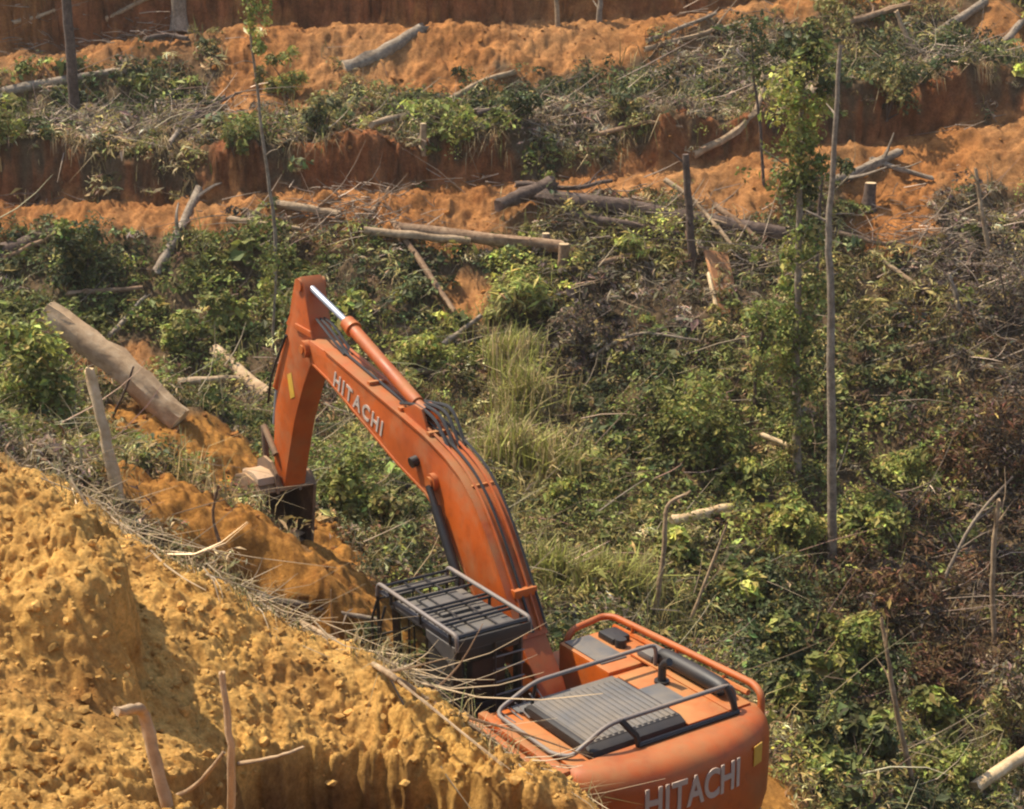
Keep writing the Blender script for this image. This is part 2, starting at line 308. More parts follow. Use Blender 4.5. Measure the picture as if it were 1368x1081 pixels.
# ------------------------------------------------------------------ ground sheet
def blob_list(L):                                            # (u, v, ru, rv) -> world ellipse on the ground
    out = []
    for (u, v, ru, rv, *k) in L:
        p = hits(u, v); d = p[1] * cP + (CH - p[2]) * sP; out.append((p[0], p[1], ru * d / F, rv * d / F / .62, *k))
    return out
BARE = blob_list([(560, 75, 130, 45), (720, 60, 200, 30), (330, 110, 45, 70), (390, 110, 70, 60), (100, 60, 110, 25), (620, 395, 34, 34), (280, 640, 85, 70), (200, 570, 80, 50), (220, 650, 90, 45), (300, 600, 60, 40), (430, 765, 90, 75), (510, 840, 70, 70), (340, 700, 60, 40), (375, 735, 70, 50), (350, 712, 70, 40), (300, 705, 60, 40), (240, 690, 50, 30), (420, 725, 60, 45), (380, 700, 40, 30), (320, 725, 40, 30), (1180, 225, 90, 45), (1300, 205, 110, 45), (1210, 300, 50, 40), (1230, 435, 20, 20), (980, 260, 80, 40), (1340, 60, 60, 50), (560, 290, 150, 30), (200, 290, 160, 25), (450, 200, 60, 40), (1040, 1060, 40, 40), (360, 745, 60, 30), (150, 510, 70, 40), (1180, 320, 40, 40)])
BARE += [(-3.3, 20.8, 1.15, 1.2), (-2.6, 20.0, 1.0, 1.1), (-4.2, 21.4, .9, 1.1), (-2.0, 19.3, .9, 1.0)]   # freshly dug earth round the bucket
def bare_field(x, y):
    f = np.zeros_like(x); w = .5 * perlin(x * 1.3, y * 1.3) + .3 * perlin(x * 3.1, y * 3.1)
    for (bx, by, rx, ry) in BARE:
        q = np.sqrt(((x - bx) / rx)**2 + ((y - by) / ry)**2) + w * .6; f = np.maximum(f, sst(1.15, .7, q))
    y1, z1, y2, z2 = bench(x)
    n = .5 * perlin(x * .8, y * .8 + 4) + .4 * perlin(x * 2.3, y * 2.3)
    for yy, dn, up in ((y1, 1.75, .26), (y2, 1.8, .9)):
        s = y - yy; f = np.maximum(f, sst(-dn - .5, -dn + .9, s + n * 1.1) * sst(up + .3, up - .2, s + n * 1.1))
    pad = np.sqrt(((x - .6) / 3.3)**2 + ((y - 15) / 3.6)**2) + w * .25; f = np.maximum(f, sst(1.1, .9, pad))
    f = np.maximum(f, sst(14.6, 13.2, y + w * .8 - np.clip(x + 4, 0, 4) * .0) * sst(3.0, 1.8, x))
    return f
rows = [0.0]
while rows[-1] < 300:
    y = rows[-1]; d = .07 if y < 7 else (.017 if y < 13 else (.06 if y < 24 else (.10 if y < 34 else (.07 if y < 48.5 else (y - 47) * .12 + .1)))); rows.append(y + d)
rows = np.array(rows); tt = np.concatenate([np.linspace(-.33, .04, 380, endpoint=False), np.linspace(.04, .33, 160)])
tt = np.concatenate([-np.geomspace(3.2, .34, 36), tt, np.geomspace(.34, 3.2, 36)])
GX = tt[None, :] * (rows[:, None] + 3.5); GY = np.repeat(rows[:, None], len(tt), 1)
# keep the near columns dense enough
shp = GX.shape; gx, gy = GX.ravel(), GY.ravel()
gz = ground_h(gx, gy)
g2 = base_h(gx, gy).reshape(shp); stp = np.abs(np.gradient(g2, axis=0) / np.gradient(rows)[:, None]).ravel(); stp = sst(.9, 2.2, stp) * sst(60, 50, gy) * (.3 + .7 * sst(13.5, 17, gy))   # crumble steep faces sideways
hx, hy = gx.copy(), gy.copy()
gy = gy + stp * (perlin(hx * 2.1, gz * 2.6) * .16 + perlin(hx * 5.3 + 4, gz * 6) * .08 + perlin(hx * 11, gz * 12 + 3) * .035); gx = gx + stp * (perlin(hx * 3.3 + 9, gz * 3.9) * .07)
idx = np.arange(gx.size).reshape(shp)
Fq = np.stack([idx[:-1, :-1], idx[:-1, 1:], idx[1:, 1:], idx[1:, :-1]], -1).reshape(-1, 4)
zb = base_h(gx, gy); bare = bare_field(gx, gy)
y1, z1, y2, z2 = bench(gx)
near_c = np.array([.80, .475, .14]); far_c = np.array([.40, .175, .055]); red_c = np.array([.30, .105, .042]); lit_c = np.array([.15, .105, .06]); pit_c = np.array([.46, .22, .05])
fb = sst(1.8, 3.2, zb) * sst(17, 14, gy)
far = sst(24, 31, gy)
mixn = np.clip(.5 + .9 * fbm(gx * .35, gy * .35, 3), 0, 1)[:, None]
soil = near_c * fb[:, None] + (1 - fb[:, None]) * (pit_c * (1 - far[:, None]) + far[:, None] * (far_c * (1 - mixn * .6) + np.array([.44, .24, .10]) * mixn * .6))
# fresh subsoil on cut banks is redder; yellow band on the heap crest
cut = np.maximum(sst(-.15, .05, gy - y1) * sst(1.3, .7, gy - y1), sst(-.15, .05, gy - y2) * sst(2.0, 1.2, gy - y2)) * far * (1 - .7 * np.clip(perlin(gx * .32 + 2, gx * 0 + 11.3) * 2.2 - .25, 0, 1))
strk = np.clip(.85 + .5 * perlin(gx * 2.6, gz * 1.5) + .4 * perlin(gx * 6.5, gz * 2.8), .4, 1.4)[:, None]
soil = soil * (1 - cut[:, None] * .8) + red_c * strk * cut[:, None] * .8
rgh = np.clip(1 + .35 * fbm(gx * 1.6, gy * 1.6 + 4, 4), .5, 1.5)[:, None]; soil = soil * (1 + (rgh - 1) * far[:, None])
yel = np.clip(fbm(gx * .9 + 5, gy * .9, 3), 0, 1)[:, None] * fb[:, None]
soil = soil * (1 - yel * .5) + np.array([.62, .37, .09]) * yel * .6
rs = np.clip(-fbm(gx * .8 - 3, gy * .8 + 2, 3), 0, 1)[:, None] * fb[:, None]
soil = soil * (1 - rs * .7) + np.array([.5, .25, .075]) * rs * .7
hollow_shade = sst(.03, .2, np.interp(gx, CRX, CRY) - gy) * sst(2.2, 1.6, np.interp(gx, CRX, CRY) - gy) * sst(-2.4, -1.9, gx) * sst(.75, .3, gx)
soil = soil * (1 - hollow_shade[:, None] * .8) + np.array([.15, .068, .026]) * hollow_shade[:, None] * .85  # shade of the heap's hollow painted into the soil colour
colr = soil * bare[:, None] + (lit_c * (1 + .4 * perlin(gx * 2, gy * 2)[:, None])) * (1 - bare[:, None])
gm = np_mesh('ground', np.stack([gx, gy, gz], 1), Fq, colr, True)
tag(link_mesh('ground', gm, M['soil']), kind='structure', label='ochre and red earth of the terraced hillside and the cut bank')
#@@PART2
# ------------------------------------------------------------------ excavator (x right, y forward, z up; origin on the ground under the slew ring)
EX = empty('excavator', (.47, 14.95, 0)); EX.rotation_mode = 'ZXY'
EX.rotation_euler = (R_(-2.6), 0, R_(33.6))
tag(EX, 'orange tracked excavator with black caged cab digging on the cleared slope', 'excavator')
bpy.context.view_layer.update()
O = M['orange']; OD = M['orange_dirty']; BK = M['black']
# --- undercarriage
box('car_body', (-.75, -1.0, .45), (.75, 1.0, .98), BK, EX, .06)
for sx in (-1, 1):
    bm = bmesh.new(); a_box(bm, (sx * 1.1 - .16, -1.75, .25), (sx * 1.1 + .16, 1.75, .68), .05); bm_obj('track_frame', bm, BK, EX, 35)
    tr = empty('track'); tr.parent = EX
    yy = []; L = 1.72; r = .42
    for k in range(48):
        s = k / 48 * (4 * L + 2 * math.pi * r)
        if s < 2 * L: p = (-L + s, 2 * r, 0)
        elif s < 2 * L + math.pi * r: a = (s - 2 * L) / r; p = (L + r * math.sin(a), r + r * math.cos(a), a)
        elif s < 4 * L + math.pi * r: p = (L - (s - 2 * L - math.pi * r), 0, math.pi)
        else: a = (s - 4 * L - math.pi * r) / r; p = (-L - r * math.sin(a), r - r * math.cos(a), math.pi + a)
        if k == 0:
            bm = bmesh.new(); a_box(bm, (-.3, -.085, -.03), (.3, .085, .03), .01, 1); a_box(bm, (-.3, -.02, .03), (.3, .02, .06)); a_box(bm, (-.09, -.07, -.12), (.09, .07, -.03))
            sh = bm_obj('track_shoe', bm, M['steel'], tr, 35); me0 = sh.data
        else: sh = bpy.data.objects.new('track_shoe', me0); COL.objects.link(sh); sh.parent = tr
        sh.location = (sx * 1.1, p[0], p[1] + .07); sh.rotation_euler = (-p[2], 0, 0)
    for yc, nm, rr in ((1.72, 'idler_wheel', .33), (-1.72, 'drive_sprocket', .34)):
        tube(nm, [(sx * 1.1 - .1, yc, .49), (sx * 1.1 + .1, yc, .49)], rr, BK, EX, 24)
tube('slew_ring', [(0, 0, .96), (0, 0, 1.1)], .62, BK, EX, 32)
# --- revolving deck
box('deck', (-1.3, -2.0, 1.08), (1.3, .9, 1.3), BK, EX, .03)
box('deck_nose', (-.34, .9, 1.08), (.45, 1.25, 1.3), BK, EX, .03)
# --- engine house: left doors, right panel, hood
house = prism('engine_house', [(-2.0, 1.3), (-2.0, 2.06), (-1.9, 2.13), (-.6, 2.13), (-.45, 2.08), (-.45, 1.3)], -1.31, 1.31, OD, EX, .05)
for y0, y1_ in ((-1.95, -1.25), (-1.22, -.5)):
    d = box('side_door', (-1.345, y0, 1.36), (-1.312, y1_, 2.0), O, EX, .02)
    box('handle', (-1.365, y0 + .06, 1.66), (-1.345, y0 + .2, 1.71), BK, d, .006)
box('edge_trim', (-1.40, -2.0, 2.035), (-1.325, -.42, 2.075), O, house, .015)
box('edge_trim', (-1.33, -2.02, 2.10), (-1.22, -.5, 2.165), O, house, .02)
# hood panels (separate raised sheets)
box('hood_panel', (-1.18, -1.97, 2.135), (-.98, -.62, 2.165), OD, house, .01)
box('hood_panel', (.42, -1.97, 2.135), (.88, -.62, 2.17), OD, house, .012)
box('hood_panel', (.91, -1.9, 2.13), (1.22, -.2, 2.16), OD, house, .012)
box('hood_panel', (-.95, -.72, 2.13), (.4, -.55, 2.15), M['lid_grey'], house, .008)
lid = None
bm = bmesh.new(); a_prism(bm, [(-1.97, 2.14), (-1.95, 2.23), (-1.85, 2.275), (-.86, 2.275), (-.78, 2.24), (-.76, 2.14)], -.93, .3, .05, 3)
lid = bm_obj('hood_lid', bm, BK, EX, 35)
box('lid_top', (-.88, -1.86, 2.255), (.25, -.84, 2.281), M['lid_grey'], lid, .01)
for k in range(15):
    x = -.84 + k * 1.05 / 14
    box('louvre', (x - .026, -1.85, 2.276), (x + .026, -.86, 2.297), M['lid_grey'], lid, .008, 1)
box('hinge_strip', (-.9, -.755, 2.14), (.28, -.73, 2.2), BK, lid, .01)
bm = bmesh.new(); a_box(bm, (.36, -1.5, 2.165), (.66, -1.05, 2.2), .012); bm_obj('cooler_cap', bm, M['lid_grey'], EX, 35)
# litter tray / tread plate behind lid
box('tread_plate', (.32, -1.95, 2.172), (.86, -1.55, 2.187), OD, EX, .004)
# --- counterweight
bm = bmesh.new(); prof = [(.42, 2.19), (.24, 2.185), (.13, 2.15), (.05, 2.08), (.0, 1.95), (-.01, 1.6), (.0, 1.3), (.05, 1.14), (.14, 1.06), (.42, 1.05)]
ringv = []; NS = 40
def cw_pt(k, d):
    th = math.pi * k / NS; c, s = math.cos(th), math.sin(th); a = 1.30 - d * .6; b2 = .51 - d
    return (a * math.copysign(abs(c)**.88, c), -1.99 - b2 * abs(s)**.88)
for (d, z) in prof: ringv.append([bm.verts.new((*cw_pt(k, d), z)) for k in range(NS + 1)])
for i in range(len(prof) - 1):
    for k in range(NS): bm.faces.new((ringv[i][k], ringv[i][k + 1], ringv[i + 1][k + 1], ringv[i + 1][k]))
bm.faces.new(ringv[0][::-1]); bm.faces.new(ringv[-1]); bm.faces.new([r_[0] for r_ in ringv] + [r_[-1] for r_ in ringv[::-1]])
cw = bm_obj('counterweight', bm, O, EX, 40)
def letter_mesh(ch, size, depth=.006):
    c = bpy.data.curves.new('letter', 'FONT'); c.body = ch; c.size = size; c.extrude = depth; c.offset = size * .022; c.align_x = 'CENTER'
    o = bpy.data.objects.new('letter', c); COL.objects.link(o); dg = bpy.context.evaluated_depsgraph_get(); me = bpy.data.meshes.new_from_object(o.evaluated_get(dg))
    bpy.data.objects.remove(o); me.materials.append(M['white']); return me
def lettering(word, size, place, parent, squeeze=1.0):
    wd_ = {'H': .74, 'I': .32, 'T': .66, 'A': .74, 'C': .72}; tot = sum(wd_[c] for c in word); s = 0; cache = {}
    for ch in word:
        f = (s + wd_[ch] / 2) / tot; s += wd_[ch]
        if ch not in cache: cache[ch] = letter_mesh(ch, size)
        o = bpy.data.objects.new('letter', cache[ch]); COL.objects.link(o); o.parent = parent; o.matrix_local = place(f) @ Matrix.Scale(squeeze, 4, (1, 0, 0))
def cw_place(f):
    x = -.66 + f * 1.24
    ks = np.linspace(0, NS, 400); P = np.array([cw_pt(k, 0) for k in ks]); i = int(np.argmin(abs(P[:, 0] - x))); i = min(max(i, 2), 397)
    tx = P[i - 2] - P[i + 2]; tx /= np.linalg.norm(tx); n = np.array([tx[1], -tx[0]])
    X = Vector((tx[0], tx[1], 0)); Y = Vector((0, 0, 1)); Z = X.cross(Y)
    mt = Matrix((X, Y, Z)).transposed().to_4x4(); mt.translation = Vector((x, P[i, 1], 1.67)) + Z * .012; return mt
lettering('HITACHI', .44, cw_place, cw, .7)
def cw_sticker(x, z0, z1, w):
    mt = cw_place((x + .66) / 1.24); bm = bmesh.new(); a_box(bm, (-w / 2, z0 - 1.67, -.006), (w / 2, z1 - 1.67, .004)); o = bm_obj('sticker', bm, M['yellow'], cw); o.matrix_local = mt
cw_sticker(.86, 1.78, 2.0, .15)
# --- guard rail round the hood
RG = M['rail_grey']
tube('hood_rail', round_path([(.95, -.62, 2.17), (.95, -.63, 2.42), (-.72, -.66, 2.42), (-1.22, -.66, 2.2), (-1.22, -1.72, 2.2), (-1.1, -1.86, 2.2), (-.72, -1.93, 2.47), (.93, -1.93, 2.47), (.95, -1.95, 2.17)], .14), .024, RG, EX, 8)
for x, x2 in ((-.55, -.42), (.82, .86)):
    bm = bmesh.new(); a_tube(bm, [(x, -1.93, 2.47), (x2, -2.02, 2.3), (x2 + .02, -2.04, 2.18)], .036, 6); bm_obj('rail_post', bm, BK, EX, 40)
tube('rail_foot', [(-.42, -2.06, 2.215), (.9, -2.06, 2.215)], .026, BK, EX, 6)
tube('rail_post', [(-.7, -.66, 2.42), (-.72, -.62, 2.15)], .02, BK, EX, 6)
for k in range(6):
    x = -1.14 + k * .09; tube('grille_bar', [(x, -.655, 2.18 + .03 * k), (x + .02, -.9, 2.165)], .009, RG, EX, 5)
# --- right side: tool box, fuel tank with tread plate, orange rim rail, silencer and exhaust
tb = box('tool_box', (.45, -.42, 1.3), (1.28, .55, 2.12), OD, EX, .04)
box('tread_plate', (.5, -.22, 2.118), (.86, .5, 2.135), M['lid_grey'], tb, .006)
box('fuel_tank', (.5, .58, 1.3), (1.28, 1.05, 1.75), O, EX, .05)
box('step_box', (.6, 1.07, 1.15), (1.28, 1.4, 1.5), O, EX, .04)
tube('side_rail', round_path([(.62, .62, 1.75), (.66, .66, 2.16), (1.22, .72, 2.2), (1.3, .6, 2.22), (1.3, -1.85, 2.33), (1.27, -2.0, 2.28), (1.25, -2.03, 2.0)], .16), .042, O, EX, 8)
tube('side_rail', round_path([(1.27, .55, 2.12), (1.27, -1.8, 2.22)], .1), .035, OD, EX, 6)
for y in (.2, -.6, -1.4): tube('rail_post', [(1.28, y, 2.26), (1.26, y, 2.1)], .022, O, EX, 6)
tube('hydraulic_block', [(.98, .05, 2.12), (.98, .05, 2.22)], .07, BK, EX, 8)
box('hydraulic_block', (.92, .12, 2.1), (1.18, .42, 2.2), BK, EX, .03)
tube('filler_cap', [(1.05, -.25, 2.1), (1.05, -.25, 2.2)], .07, BK, EX, 12)
sil = tube('silencer', smooth_path([(1.06, -.62, 2.2), (1.06, -.7, 2.25), (1.06, -1.55, 2.26), (1.06, -1.66, 2.22)], 4), [.03] + [.095] * 11 + [.03], BK, EX, 12)
box('intake_cover', (.93, -.58, 2.16), (1.2, -.3, 2.25), M['lid_grey'], EX, .03)
ex = tube('exhaust_pipe', [(.72, -1.02, 2.16), (.72, -1.02, 2.36), (.72, -1.07, 2.42), (.72, -1.14, 2.46)], [.05, .045, .045, .045], BK, EX, 12)
tube('flange', [(.72, -1.02, 2.165), (.72, -1.02, 2.2)], .085, BK, ex, 12)
# --- cab
cx0, cx1, cy0, cy1, cz0, cz1 = -1.35, -.49, -.13, 1.33, 1.3, 2.81
cab = empty('cab'); cab.parent = EX
box('base', (cx0, cy0, cz0), (cx1, cy1 - .25, cz0 + .42), BK, cab, .04)
bm = bmesh.new()
a_prism(bm, [(cy0 - .02, cz1 - .1), (cy0, cz1 - .02), (cy0 + .08, cz1 + .02), (cy1 - .12, cz1 + .01), (cy1, cz1 - .05), (cy1, cz1 - .12)], cx0, cx1, .05, 3); roof = bm_obj('roof', bm, M['roof_grey'], cab, 35)
box('roof_hatch', (cx0 + .2, .5, cz1 + .012), (cx1 - .16, 1.08, cz1 + .055), M['roof_grey'], roof, .02)
box('air_unit', (cx0 + .16, -.05, cz1 + .015), (cx1 - .14, .36, cz1 + .05), M['roof_grey'], roof, .02)
def pillar(p, q, w, nm='pillar'): return tube(nm, [p, q], w, BK, cab, 4)
pillar((cx0 + .05, cy1 - .06, cz1 - .1), (cx0 + .05, cy1 - .12, cz0 + .3), .055); pillar((cx1 - .05, cy1 - .06, cz1 - .1), (cx1 - .05, cy1 - .12, cz0 + .3), .055)
pillar((cx1 - .05, cy0 + .05, cz1 - .08), (cx1 - .05, cy0 + .05, cz0 + .3), .065); pillar((cx0 + .05, cy0 + .05, cz1 - .08), (cx0 + .05, cy0 + .05, cz0 + .3), .07)
prism('side_panel', [(cy0 + .02, cz0 + .36), (cy0 + .02, cz1 - .08), (.46, cz1 - .08), (.46, cz0 + .36)], cx0 - .004, cx0 + .035, BK, cab, .01)
bm = bmesh.new(); a_prism(bm, [(cy0 + .02, cz1 - .32), (cy0 + .01, cz1 - .05), (.48, cz1 - .05), (.48, cz1 - .14)], cx0 - .022, cx0 - .006, .006, 1); bm_obj('visor_panel', bm, M['roof_grey'], cab, 35)
for z in (cz1 - .45, cz1 - .62, cz1 - .8): box('louvre', (cx0 - .014, cy0 + .15, z - .02), (cx0 - .004, .38, z + .02), BK, cab, .004, 1)
box('rear_panel', (cx0 + .06, cy0 - .005, cz0 + .36), (cx1 - .06, cy0 + .03, cz0 + .75), BK, cab, .01)
box('rear_frame', (cx0 + .06, cy0 - .004, cz1 - .2), (cx1 - .06, cy0 + .03, cz1 - .06), BK, cab, .01)
box('rear_window', (cx0 + .06, cy0 + .008, cz0 + .75), (cx1 - .06, cy0 + .016, cz1 - .2), M['glass'], cab, 0)
for z in (2.1, 2.25, 2.4, 2.55): tube('rear_bar', [(cx1 - .42, cy0 - .03, z), (cx1 - .02, cy0 - .03, z)], .010, RG, cab, 6)
tube('rear_bar', [(cx1 - .40, cy0 - .03, 1.7), (cx1 - .40, cy0 - .03, 2.78)], .016, BK, cab, 6)
box('right_window', (cx1 - .03, cy0 + .12, cz0 + .42), (cx1 - .022, cy1 - .15, cz1 - .1), M['glass'], cab, 0)
box('windscreen', (cx0 + .09, cy1 - .1, cz0 + .45), (cx1 - .09, cy1 - .092, cz1 - .12), M['glass'], cab, 0)
pillar((cx0 + .02, .5, cz1 - .1), (cx0 + .02, .5, cz0 + .3), .035, 'door_post'); pillar((cx0 + .02, .92, cz1 - .1), (cx0 + .02, .92, cz0 + .35), .016, 'door_post')
tube('door_bar', [(cx0 + .02, .52, 2.12), (cx0 + .02, 1.25, 2.12)], .018, BK, cab, 6)
st = box('seat', (-1.1, .1, 1.72), (-.62, .6, 1.9), M['seat'], cab, .06)
box('backrest', (-1.08, .0, 1.88), (-.64, .14, 2.48), M['seat'], st, .05)
tube('lever', [(-.62, .7, 1.7), (-.64, .75, 2.05)], .018, BK, cab, 6); tube('lever', [(-1.12, .7, 1.7), (-1.1, .75, 2.05)], .018, BK, cab, 6)
# roof cage
gz0 = cz1 + .11
for x in (cx0 - .03, cx1 + .03):
    tube('guard_rail', round_path([(x, cy0 - .06, cz1 - .06), (x, cy0 - .06, gz0), (x, cy1 + .2, gz0 + .02), (x, cy1 + .22, gz0 - .14)], .09), .026, RG, cab, 8)
for k, y in enumerate((-.16, .18, .27, .58, .67, 1.0, 1.28, 1.52)):
    z = gz0 - .025; tube('guard_bar', [(cx0 - .03, y, z), (cx1 + .03, y, z)], .017 if k else .03, BK, cab, 6)
for x in (cx0 + .3, cx1 - .3): tube('guard_bar', [(x, -.1, gz0 - .045), (x, 1.52, gz0 - .04)], .012, BK, cab, 6)
for y in (cy0 + .1, .6, 1.25):
    for x in (cx0 - .02, cx1 + .02): tube('guard_post', [(x, y, cz1 - .04), (x, y, gz0)], .018, BK, cab, 6)
box('guard_skirt', (cx0 - .03, cy0 - .085, cz1 - .06), (cx1 + .03, cy0 - .06, gz0 - .045), BK, cab, .008)
# front cage
fy = cy1 + .22
for x in np.linspace(cx0 - .03, cx1 + .03, 5): tube('front_bar', [(x, fy, gz0 - .1), (x, fy - .05, 1.5)], .02 if x in (cx0 - .03, cx1 + .03) else .012, BK, cab, 6)
for z in (2.75, 2.3, 1.9, 1.5): tube('front_bar', [(cx0 - .03, fy - .02, z), (cx1 + .03, fy - .02, z)], .014, BK, cab, 6)
box('guard_skirt', (cx0 - .03, fy - .22, gz0 - .1), (cx1 + .03, fy - .02, gz0 - .075), M['roof_grey'], cab, .01)
for yy_ in (fy, fy - .2):
    tube('mirror_arm', [(cx0 - .04, yy_, 2.72), (cx0 - .1, yy_ + .02, 2.5), (cx0 - .08, yy_ + .02, 1.9)], .016, BK, cab, 6)
# --- boom
bx0, bx1 = -.16, .2; bc = .03
top = [(.08, 1.9), (.45, 2.33), (.82, 2.92), (1.14, 3.38), (1.43, 3.71), (1.72, 3.93), (2.05, 4.08), (2.5, 4.22), (3.2, 4.37), (4.0, 4.53), (5.15, 4.77), (5.62, 4.84)]
low = [(.3, 1.55), (.9, 2.05), (1.35, 2.5), (1.75, 2.94), (2.06, 3.28), (2.52, 3.53), (3.25, 3.74), (4.14, 4.06), (5.1, 4.42), (5.6, 4.55)]
def boom_profile(t_, l_): return t_ + [(5.76, 4.8), (5.8, 4.7), (5.74, 4.6)] + l_[::-1] + [(.12, 1.6), (.0, 1.75)]
boom = prism('boom', boom_profile(top, low), bx0, bx1, O, EX, .02)
def strip(name, line, x0, x1, th, mat, parent):
    bm = bmesh.new(); n = len(line); vs = []
    for i, (y, z) in enumerate(line):
        a = line[max(i - 1, 0)]; b2 = line[min(i + 1, n - 1)]; d = np.array([b2[0] - a[0], b2[1] - a[1]]); d /= np.linalg.norm(d); nn = np.array([-d[1], d[0]]) * th
        vs.append([bm.verts.new((x0, y, z)), bm.verts.new((x1, y, z)), bm.verts.new((x1, y + nn[0], z + nn[1])), bm.verts.new((x0, y + nn[0], z + nn[1]))])
    for a, b2 in zip(vs[:-1], vs[1:]):
        for k in range(4): bm.faces.new((a[k], a[(k + 1) % 4], b2[(k + 1) % 4], b2[k]))
    bm.faces.new(vs[0]); bm.faces.new(vs[-1][::-1]); return bm_obj(name, bm, mat, parent, 35)
strip('top_plate', top[1:-1], bx0 - .018, bx1 + .018, .025, O, boom); strip('bottom_plate', low[1:], bx0 - .018, bx1 + .018, -.025, O, boom)
def boom_place(f):
    p0 = np.array([4.96, 4.37]); p1 = np.array([3.58, 3.96]); p = p0 + (p1 - p0) * f; d = (p1 - p0) / np.linalg.norm(p1 - p0)
    X = Vector((0, d[0], d[1])); Z = Vector((-1, 0, 0)); Y = Z.cross(X)
    mt = Matrix((X, Y, Z)).transposed().to_4x4(); mt.translation = Vector((bx0 - .004, p[0], p[1])) - Y * .0; return mt
lettering('HITACHI', .29, boom_place, boom)
tube('pivot_boss', [(bx0 - .07, 2.3, 3.72), (bx1 + .07, 2.3, 3.72)], .11, O, boom, 20); tube('pivot_cap', [(bx0 - .1, 2.3, 3.72), (bx0 - .07, 2.3, 3.72)], .075, M['orange_dirty'], boom, 16)
tube('work_lamp', [(bx0 - .09, 2.72, 3.86), (bx0, 2.72, 3.88)], .07, BK, boom, 12)
for sx in (bx0 - .1, bx1 + .1):
    c = tube('boom_cylinder', [(sx, .75, 1.45), (sx, 2.12, 3.47)], .062, BK, EX, 14); tube('rod', [(sx, 2.05, 3.37), (sx, 2.28, 3.69)], .042, BK, c, 12)
# arm cylinder on top of the boom
for sx in (bc - .1, bc + .1): prism('bracket', [(2.55, 4.22), (2.72, 4.52), (2.9, 4.54), (3.3, 4.37)], sx - .02, sx + .02, O, boom, .006)
ac = tube('arm_cylinder', [(bc, 2.8, 4.46), (bc, 3.0, 4.515), (bc, 3.01, 4.517), (bc, 4.7, 5.15), (bc, 4.71, 5.155), (bc, 4.84, 5.2)], [.06, .06, .085, .085, .105, .105], O, EX, 16)
tube('rod', [(bc, 4.8, 5.19), (bc, 5.94, 5.52)], .045, M['chrome'], ac, 12)
tube('gland', [(bc, 4.66, 5.137), (bc, 4.72, 5.158)], .115, OD, ac, 16)
# hydraulic lines along the back of the boom
def offs(line, d, x): return [(x, y - d * .25, z + d) for y, z in line]
for k, x in enumerate((-.06, .02, .12, .2)):
    tube('hydraulic_line', smooth_path(offs(top[1:(11 if k in (1, 2) else 9)], .05 + .01 * k, x), 3), .018, M['rubber'] if k % 2 else O, boom, 6)
for k in range(4):
    x = -.05 + .08 * k; tube('hose', smooth_path([(x, 2.15, 4.16), (x + .03, 2.5, 4.42 + .03 * k), (x, 2.9, 4.52), (x, 3.3, 4.46)], 5), .022, M['rubber'], boom, 6)
for k in range(3):
    x = .0 + .06 * k; tube('hose', smooth_path([(x, 4.9, 4.76), (x - .02, 5.35, 4.98 + .03 * k), (x, 5.7, 5.1)], 5), .02, M['rubber'], boom, 6)
for y, z in top[7:10]: box('line_clamp', (bx0 + .03, y - .04, z + .01), (bx1 - .03, y + .04, z + .07), OD, boom, .01)
for f in (.2, .5, .8): box('line_clamp', (-.09, .35 + f * 1.5, 2.4 + f * 1.7), (.22, .45 + f * 1.5, 2.5 + f * 1.7), OD, boom, .01)
# --- stick (dipper arm)
sx0, sx1 = -.1, .23
sp = [(5.86, 5.55), (5.97, 5.66), (6.14, 5.6), (6.26, 5.3), (6.46, 4.78), (6.74, 4.2), (7.0, 3.5), (7.1, 2.85), (7.06, 2.5), (6.9, 2.36), (6.74, 2.4), (6.64, 2.75), (6.34, 3.5), (6.0, 4.1), (5.68, 4.5), (5.6, 4.72), (5.72, 5.0)]
stick = prism('stick', sp, sx0, sx1, O, EX, .02)
tube('pivot_boss', [(sx0 - .13, 5.72, 4.7), (sx1 + .13, 5.72, 4.7)], .12, O, stick, 20)
tube('pivot_boss', [(sx0 - .03, 5.98, 5.54), (sx1 + .03, 5.98, 5.54)], .09, O, stick, 16)
tube('pivot_pin', [(sx0 - .15, 5.72, 4.7), (sx0 - .12, 5.72, 4.7)], .06, OD, stick, 16)
prism('bracket', [(5.6, 4.86), (5.66, 4.95), (6.12, 4.98), (6.14, 4.9)], sx0 - .035, sx0 - .002, O, stick, .006)
o = prism('sticker', [(6.28, 3.88), (6.36, 4.22), (6.5, 4.16), (6.42, 3.82)], sx0 - .007, sx0 - .002, M['yellow'], stick, 0)
bcx = (sx0 + sx1) / 2
bcyl = tube('bucket_cylinder', [(bcx, 6.54, 4.92), (bcx, 7.2, 3.8)], .08, O, EX, 14); tube('rod', [(bcx, 7.18, 3.83), (bcx, 7.34, 3.2)], .05, M['chrome'], bcyl, 12)
prism('bracket', [(6.32, 5.1), (6.5, 5.02), (6.62, 4.88), (6.46, 4.76)], bcx - .1, bcx + .1, O, stick, .01)
for x in (sx0 - .03, sx1 + .03):
    tube('link', [(x, 6.95, 2.85), (x, 7.34, 3.2)], .05, M['steel'], EX, 8); tube('link', [(x, 7.34, 3.2), (x, 7.3, 2.62)], .05, M['steel'], EX, 8)
tube('hose', smooth_path([(sx0 - .02, 6.45, 4.75), (sx0 - .05, 6.9, 4.1), (sx0 - .03, 7.15, 3.6)], 6), .02, M['rubber'], stick, 6)
